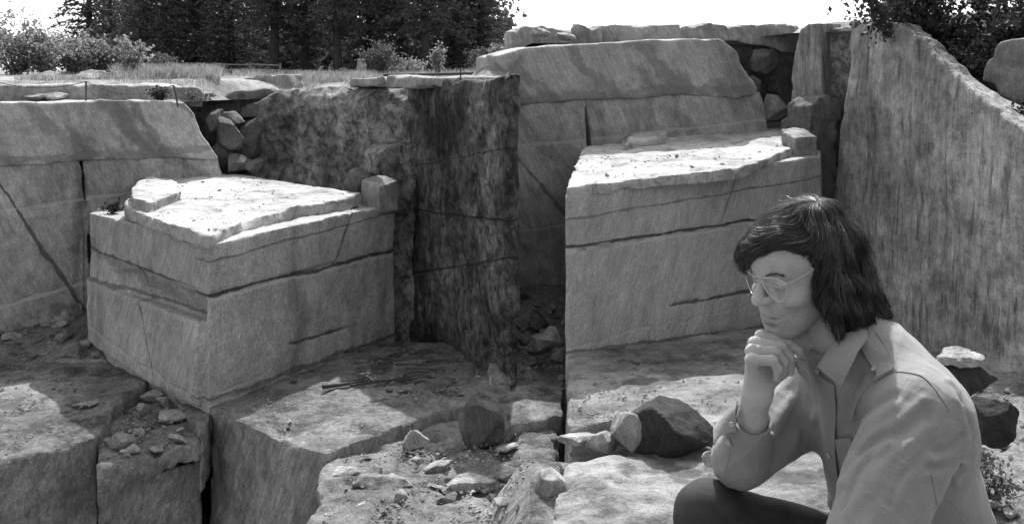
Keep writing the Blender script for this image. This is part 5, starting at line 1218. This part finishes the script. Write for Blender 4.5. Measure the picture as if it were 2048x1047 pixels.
def hairdisp(q):
    a = np.arctan2(q[:, 1]-KW[1], q[:, 0]-KW[0]); r = np.linalg.norm(q-KW, axis=1); k_ = np.clip(r/70, 0, 1)
    c = np.stack([np.cos(a)*3.2, np.sin(a)*3.2, r*.012], 1)
    return k_*(5.5*noise(c, 9)+2.6*noise(c*2.7, 10))+2.2*fbm(q*.035, 2, 9)
me = sdf_mesh('hair', hairf, (-150, -110, -130), (150, 110, 150), 3.2, hairdisp, 16)
v, f = mesh_arrays(me); v2 = hw(v); hair = part('hair', v2, f, M['hair_under'])
rg = np.random.default_rng(5)
n_ = gradn(hairf, v, .8)
grav = HR.T@V3(0, 0, -1)
def flow(P, n):
    a = P-KW; r = np.linalg.norm(a, axis=1); a = a/(r[:, None]+1e-6)
    top = np.clip((P[:, 2]-30)/70, 0, 1)[:, None]; front = np.clip((P[:, 0]-20)/50, 0, 1)[:, None]*np.clip((P[:, 2]-20)/40, 0, 1)[:, None]
    d = a*top*1.2+grav*(1-top*.75)*(1-.65*front)
    fr = np.clip((P[:, 0]+5)/35, 0, 1)*np.clip((P[:, 2]-34)/24, 0, 1); fr = (.92*fr)[:, None]
    sw = V3(.95, -.62, -.02)+np.clip((P[:, 0]-60)/30, 0, 1)[:, None]*V3(-.5, -.5, -.35)
    d = d*(1-fr)+sw*fr
    d = d-np.sum(d*n, 1)[:, None]*n; return d/(np.linalg.norm(d, axis=1)[:, None]+1e-6)
def strands(n, length, seed, sel, off=(0.5, 4.5), jit=.06, flick=0.0):
    rg = np.random.default_rng(seed); ok = np.where(sel(v))[0]; i = rg.choice(ok, n); P = v[i]+rg.normal(size=(n, 3))*1.5
    of = rg.uniform(*off, n); L = length*rg.uniform(.55, 1.25, n); st = 16; out_ = []; grow = np.maximum(0, rg.normal(size=n)+.2)
    wob = rg.normal(size=(n, 3))*jit
    for s in range(st):
        t_ = s/(st-1); nn = gradn(hairf, P, .8); dd = hairf(P); P = P-nn*(dd+hairdisp(P)-of*(1+1.4*t_*grow))[:, None]*.7
        out_.append(P.copy()); t = s/(st-1)
        fl = flow(P, nn)+.55*np.stack([noise(P*.022, 61), noise(P*.022, 62), noise(P*.022, 63)], 1)+wob*(1+np.sin(s*.8+i)[:, None]*.6)+nn*flick*max(0, t-.6)
        P = P+fl/(np.linalg.norm(fl, axis=1)[:, None])*(L/st)[:, None]
    X = np.stack(out_, 1)
    # gather neighbouring strands into locks
    cs = rg.choice(n, max(6, n//14), replace=False); mid = X[:, 5]
    near = np.array([cs[np.argmin(((mid[cs]-mid[j])**2).sum(1))] for j in range(n)])
    t = np.linspace(0, 1, st)[None, :, None]; return X+(X[near]-X)*(.55*t)
def hair_mesh(X, r):
    L = []; st = X.shape[1]
    for p in X: L.append(tube_np(hw(p), S*r*np.array([.7]+[1]*(st-4)+[.8, .5, .15]), 3))
    return join_np(L)
allv = lambda q: (q[:, 2] > -95)
X = np.concatenate([strands(5200, 95, 1, allv, (.3, 5), .09), strands(3000, 120, 2, lambda q: q[:, 2] > 55), strands(2000, 75, 3, lambda q: (q[:, 2] < 0) & (q[:, 2] > -85), (1, 7), .14, 1.2),
                    strands(1500, 100, 4, lambda q: (q[:, 0] > 25) & (q[:, 2] > 40), (1, 5), .05), strands(70, 60, 6, lambda q: (q[:, 2] > 20) & (q[:, 0] < 10), (3, 7), .16)])
hv_, hf_ = hair_mesh(X, .34); part('hair_strands', hv_, hf_, M['hair'], hair)
# eyebrows
M['brow'] = plain('eyebrow', .12, .8)
for s in (1, -1):
    EB = []
    for _ in range(110):
        t = rg.random(); y = s*(20+34*t); p = V3(98-12*t*t-4*t, y, 15+7*math.sin(min(1, t*1.25)*2.2)+rg.normal()*1.6)
        for _k in range(12): p = p-gradn(headf, p[None], .5)[0]*headf(p[None])[0]*.8
        d_ = V3(-.2, s*1, .35-.9*t)+rg.normal(size=3)*.2; d_ /= np.linalg.norm(d_); q_ = np.array([p, p+d_*4+V3(.8, 0, 0), p+d_*8])
        EB.append(tube_np(hw(q_), S*np.array([.3, .26, .1]), 3))
    ev, ef = join_np(EB); part('eyebrow', ev, ef, M['brow'])
# ---- glasses
M['wire'] = plain('pale_metal_frame', .62, .28, .6, Metallic=.75)
k = N('lens'); tr = k.n('BsdfTransparent'); tr.inputs[0].default_value = (.86, .86, .86, 1); gl = k.n('BsdfGlossy'); gl.inputs['Roughness'].default_value = .03
lw = k.n('LayerWeight'); lw.inputs['Blend'].default_value = .35; mx = k.n('MixShader'); k.link(k.math('MULTIPLY', lw.outputs['Fresnel'], .16), mx.inputs[0])
k.link(tr.outputs[0], mx.inputs[1]); k.link(gl.outputs[0], mx.inputs[2]); k.link(mx.outputs[0], k.out.inputs['Surface']); M['lens'] = k.m
LO = [(10, 2), (9, 10), (17, 14.5), (32, 15.5), (47, 14), (57, 7), (58, -6), (51, -22), (39, -29.5), (27, -25), (17, -12)]
def gx(y, z): return 97-.0045*y*y+.05*z
glasses = empty('glasses', (0, 0, 0), None, None); glasses.parent = man; gc = hw((95, 0, 0)); glasses.location = Vector(gc)-man.location; WL[glasses.name] = Vector(gc); glasses.name = 'glasses'
WL['glasses'] = Vector(gc)
for s in (1, -1):
    lo = np.array([(gx(y, z), s*y, z) for y, z in LO]); lp = spline(np.vstack([lo, lo[:1]]), 48)
    vv, ff = tube_np(hw(lp), S*.85, 7); fr_ = part('lens_frame', vv, ff, M['wire'], glasses)
    c_ = lp[:-1].mean(0); rings = [c_+(lp-c_)*q for q in np.linspace(.02, 1, 7)]
    part('lens', hw(np.concatenate(rings)), grid_faces(7, 48), M['lens'], glasses)
    tp_ = [(gx(57, 6), s*57, 6), (gx(57, 6)-6, s*64, 7), (58, s*69, 10), (20, s*76, 18), (-12, s*77, 23)]
    vv, ff = tube_np(hw(spline(tp_, 24)), S*np.r_[1.5, 1.4, [.75]*22], 7); part('temple_arm', vv, ff, M['wire'], glasses)
    vv, ff = tube_np(hw(spline([(gx(11, 0)-1, s*11, 0), (92, s*10, -6), (90, s*10.5, -13)], 8)), S*np.linspace(.7, 1.6, 8), 6); part('nose_pad', vv, ff, M['wire'], glasses)
for pts in ([(gx(17, 14)+.5, 17, 14.3), (99.5, 0, 15.0), (gx(17, 14)+.5, -17, 14.3)], [(gx(10, 4), 10, 4), (100, 0, 7), (gx(10, 4), -10, 4)]):
    vv, ff = tube_np(hw(spline(pts, 14)), S*.8, 7); part('bridge', vv, ff, M['wire'], glasses)
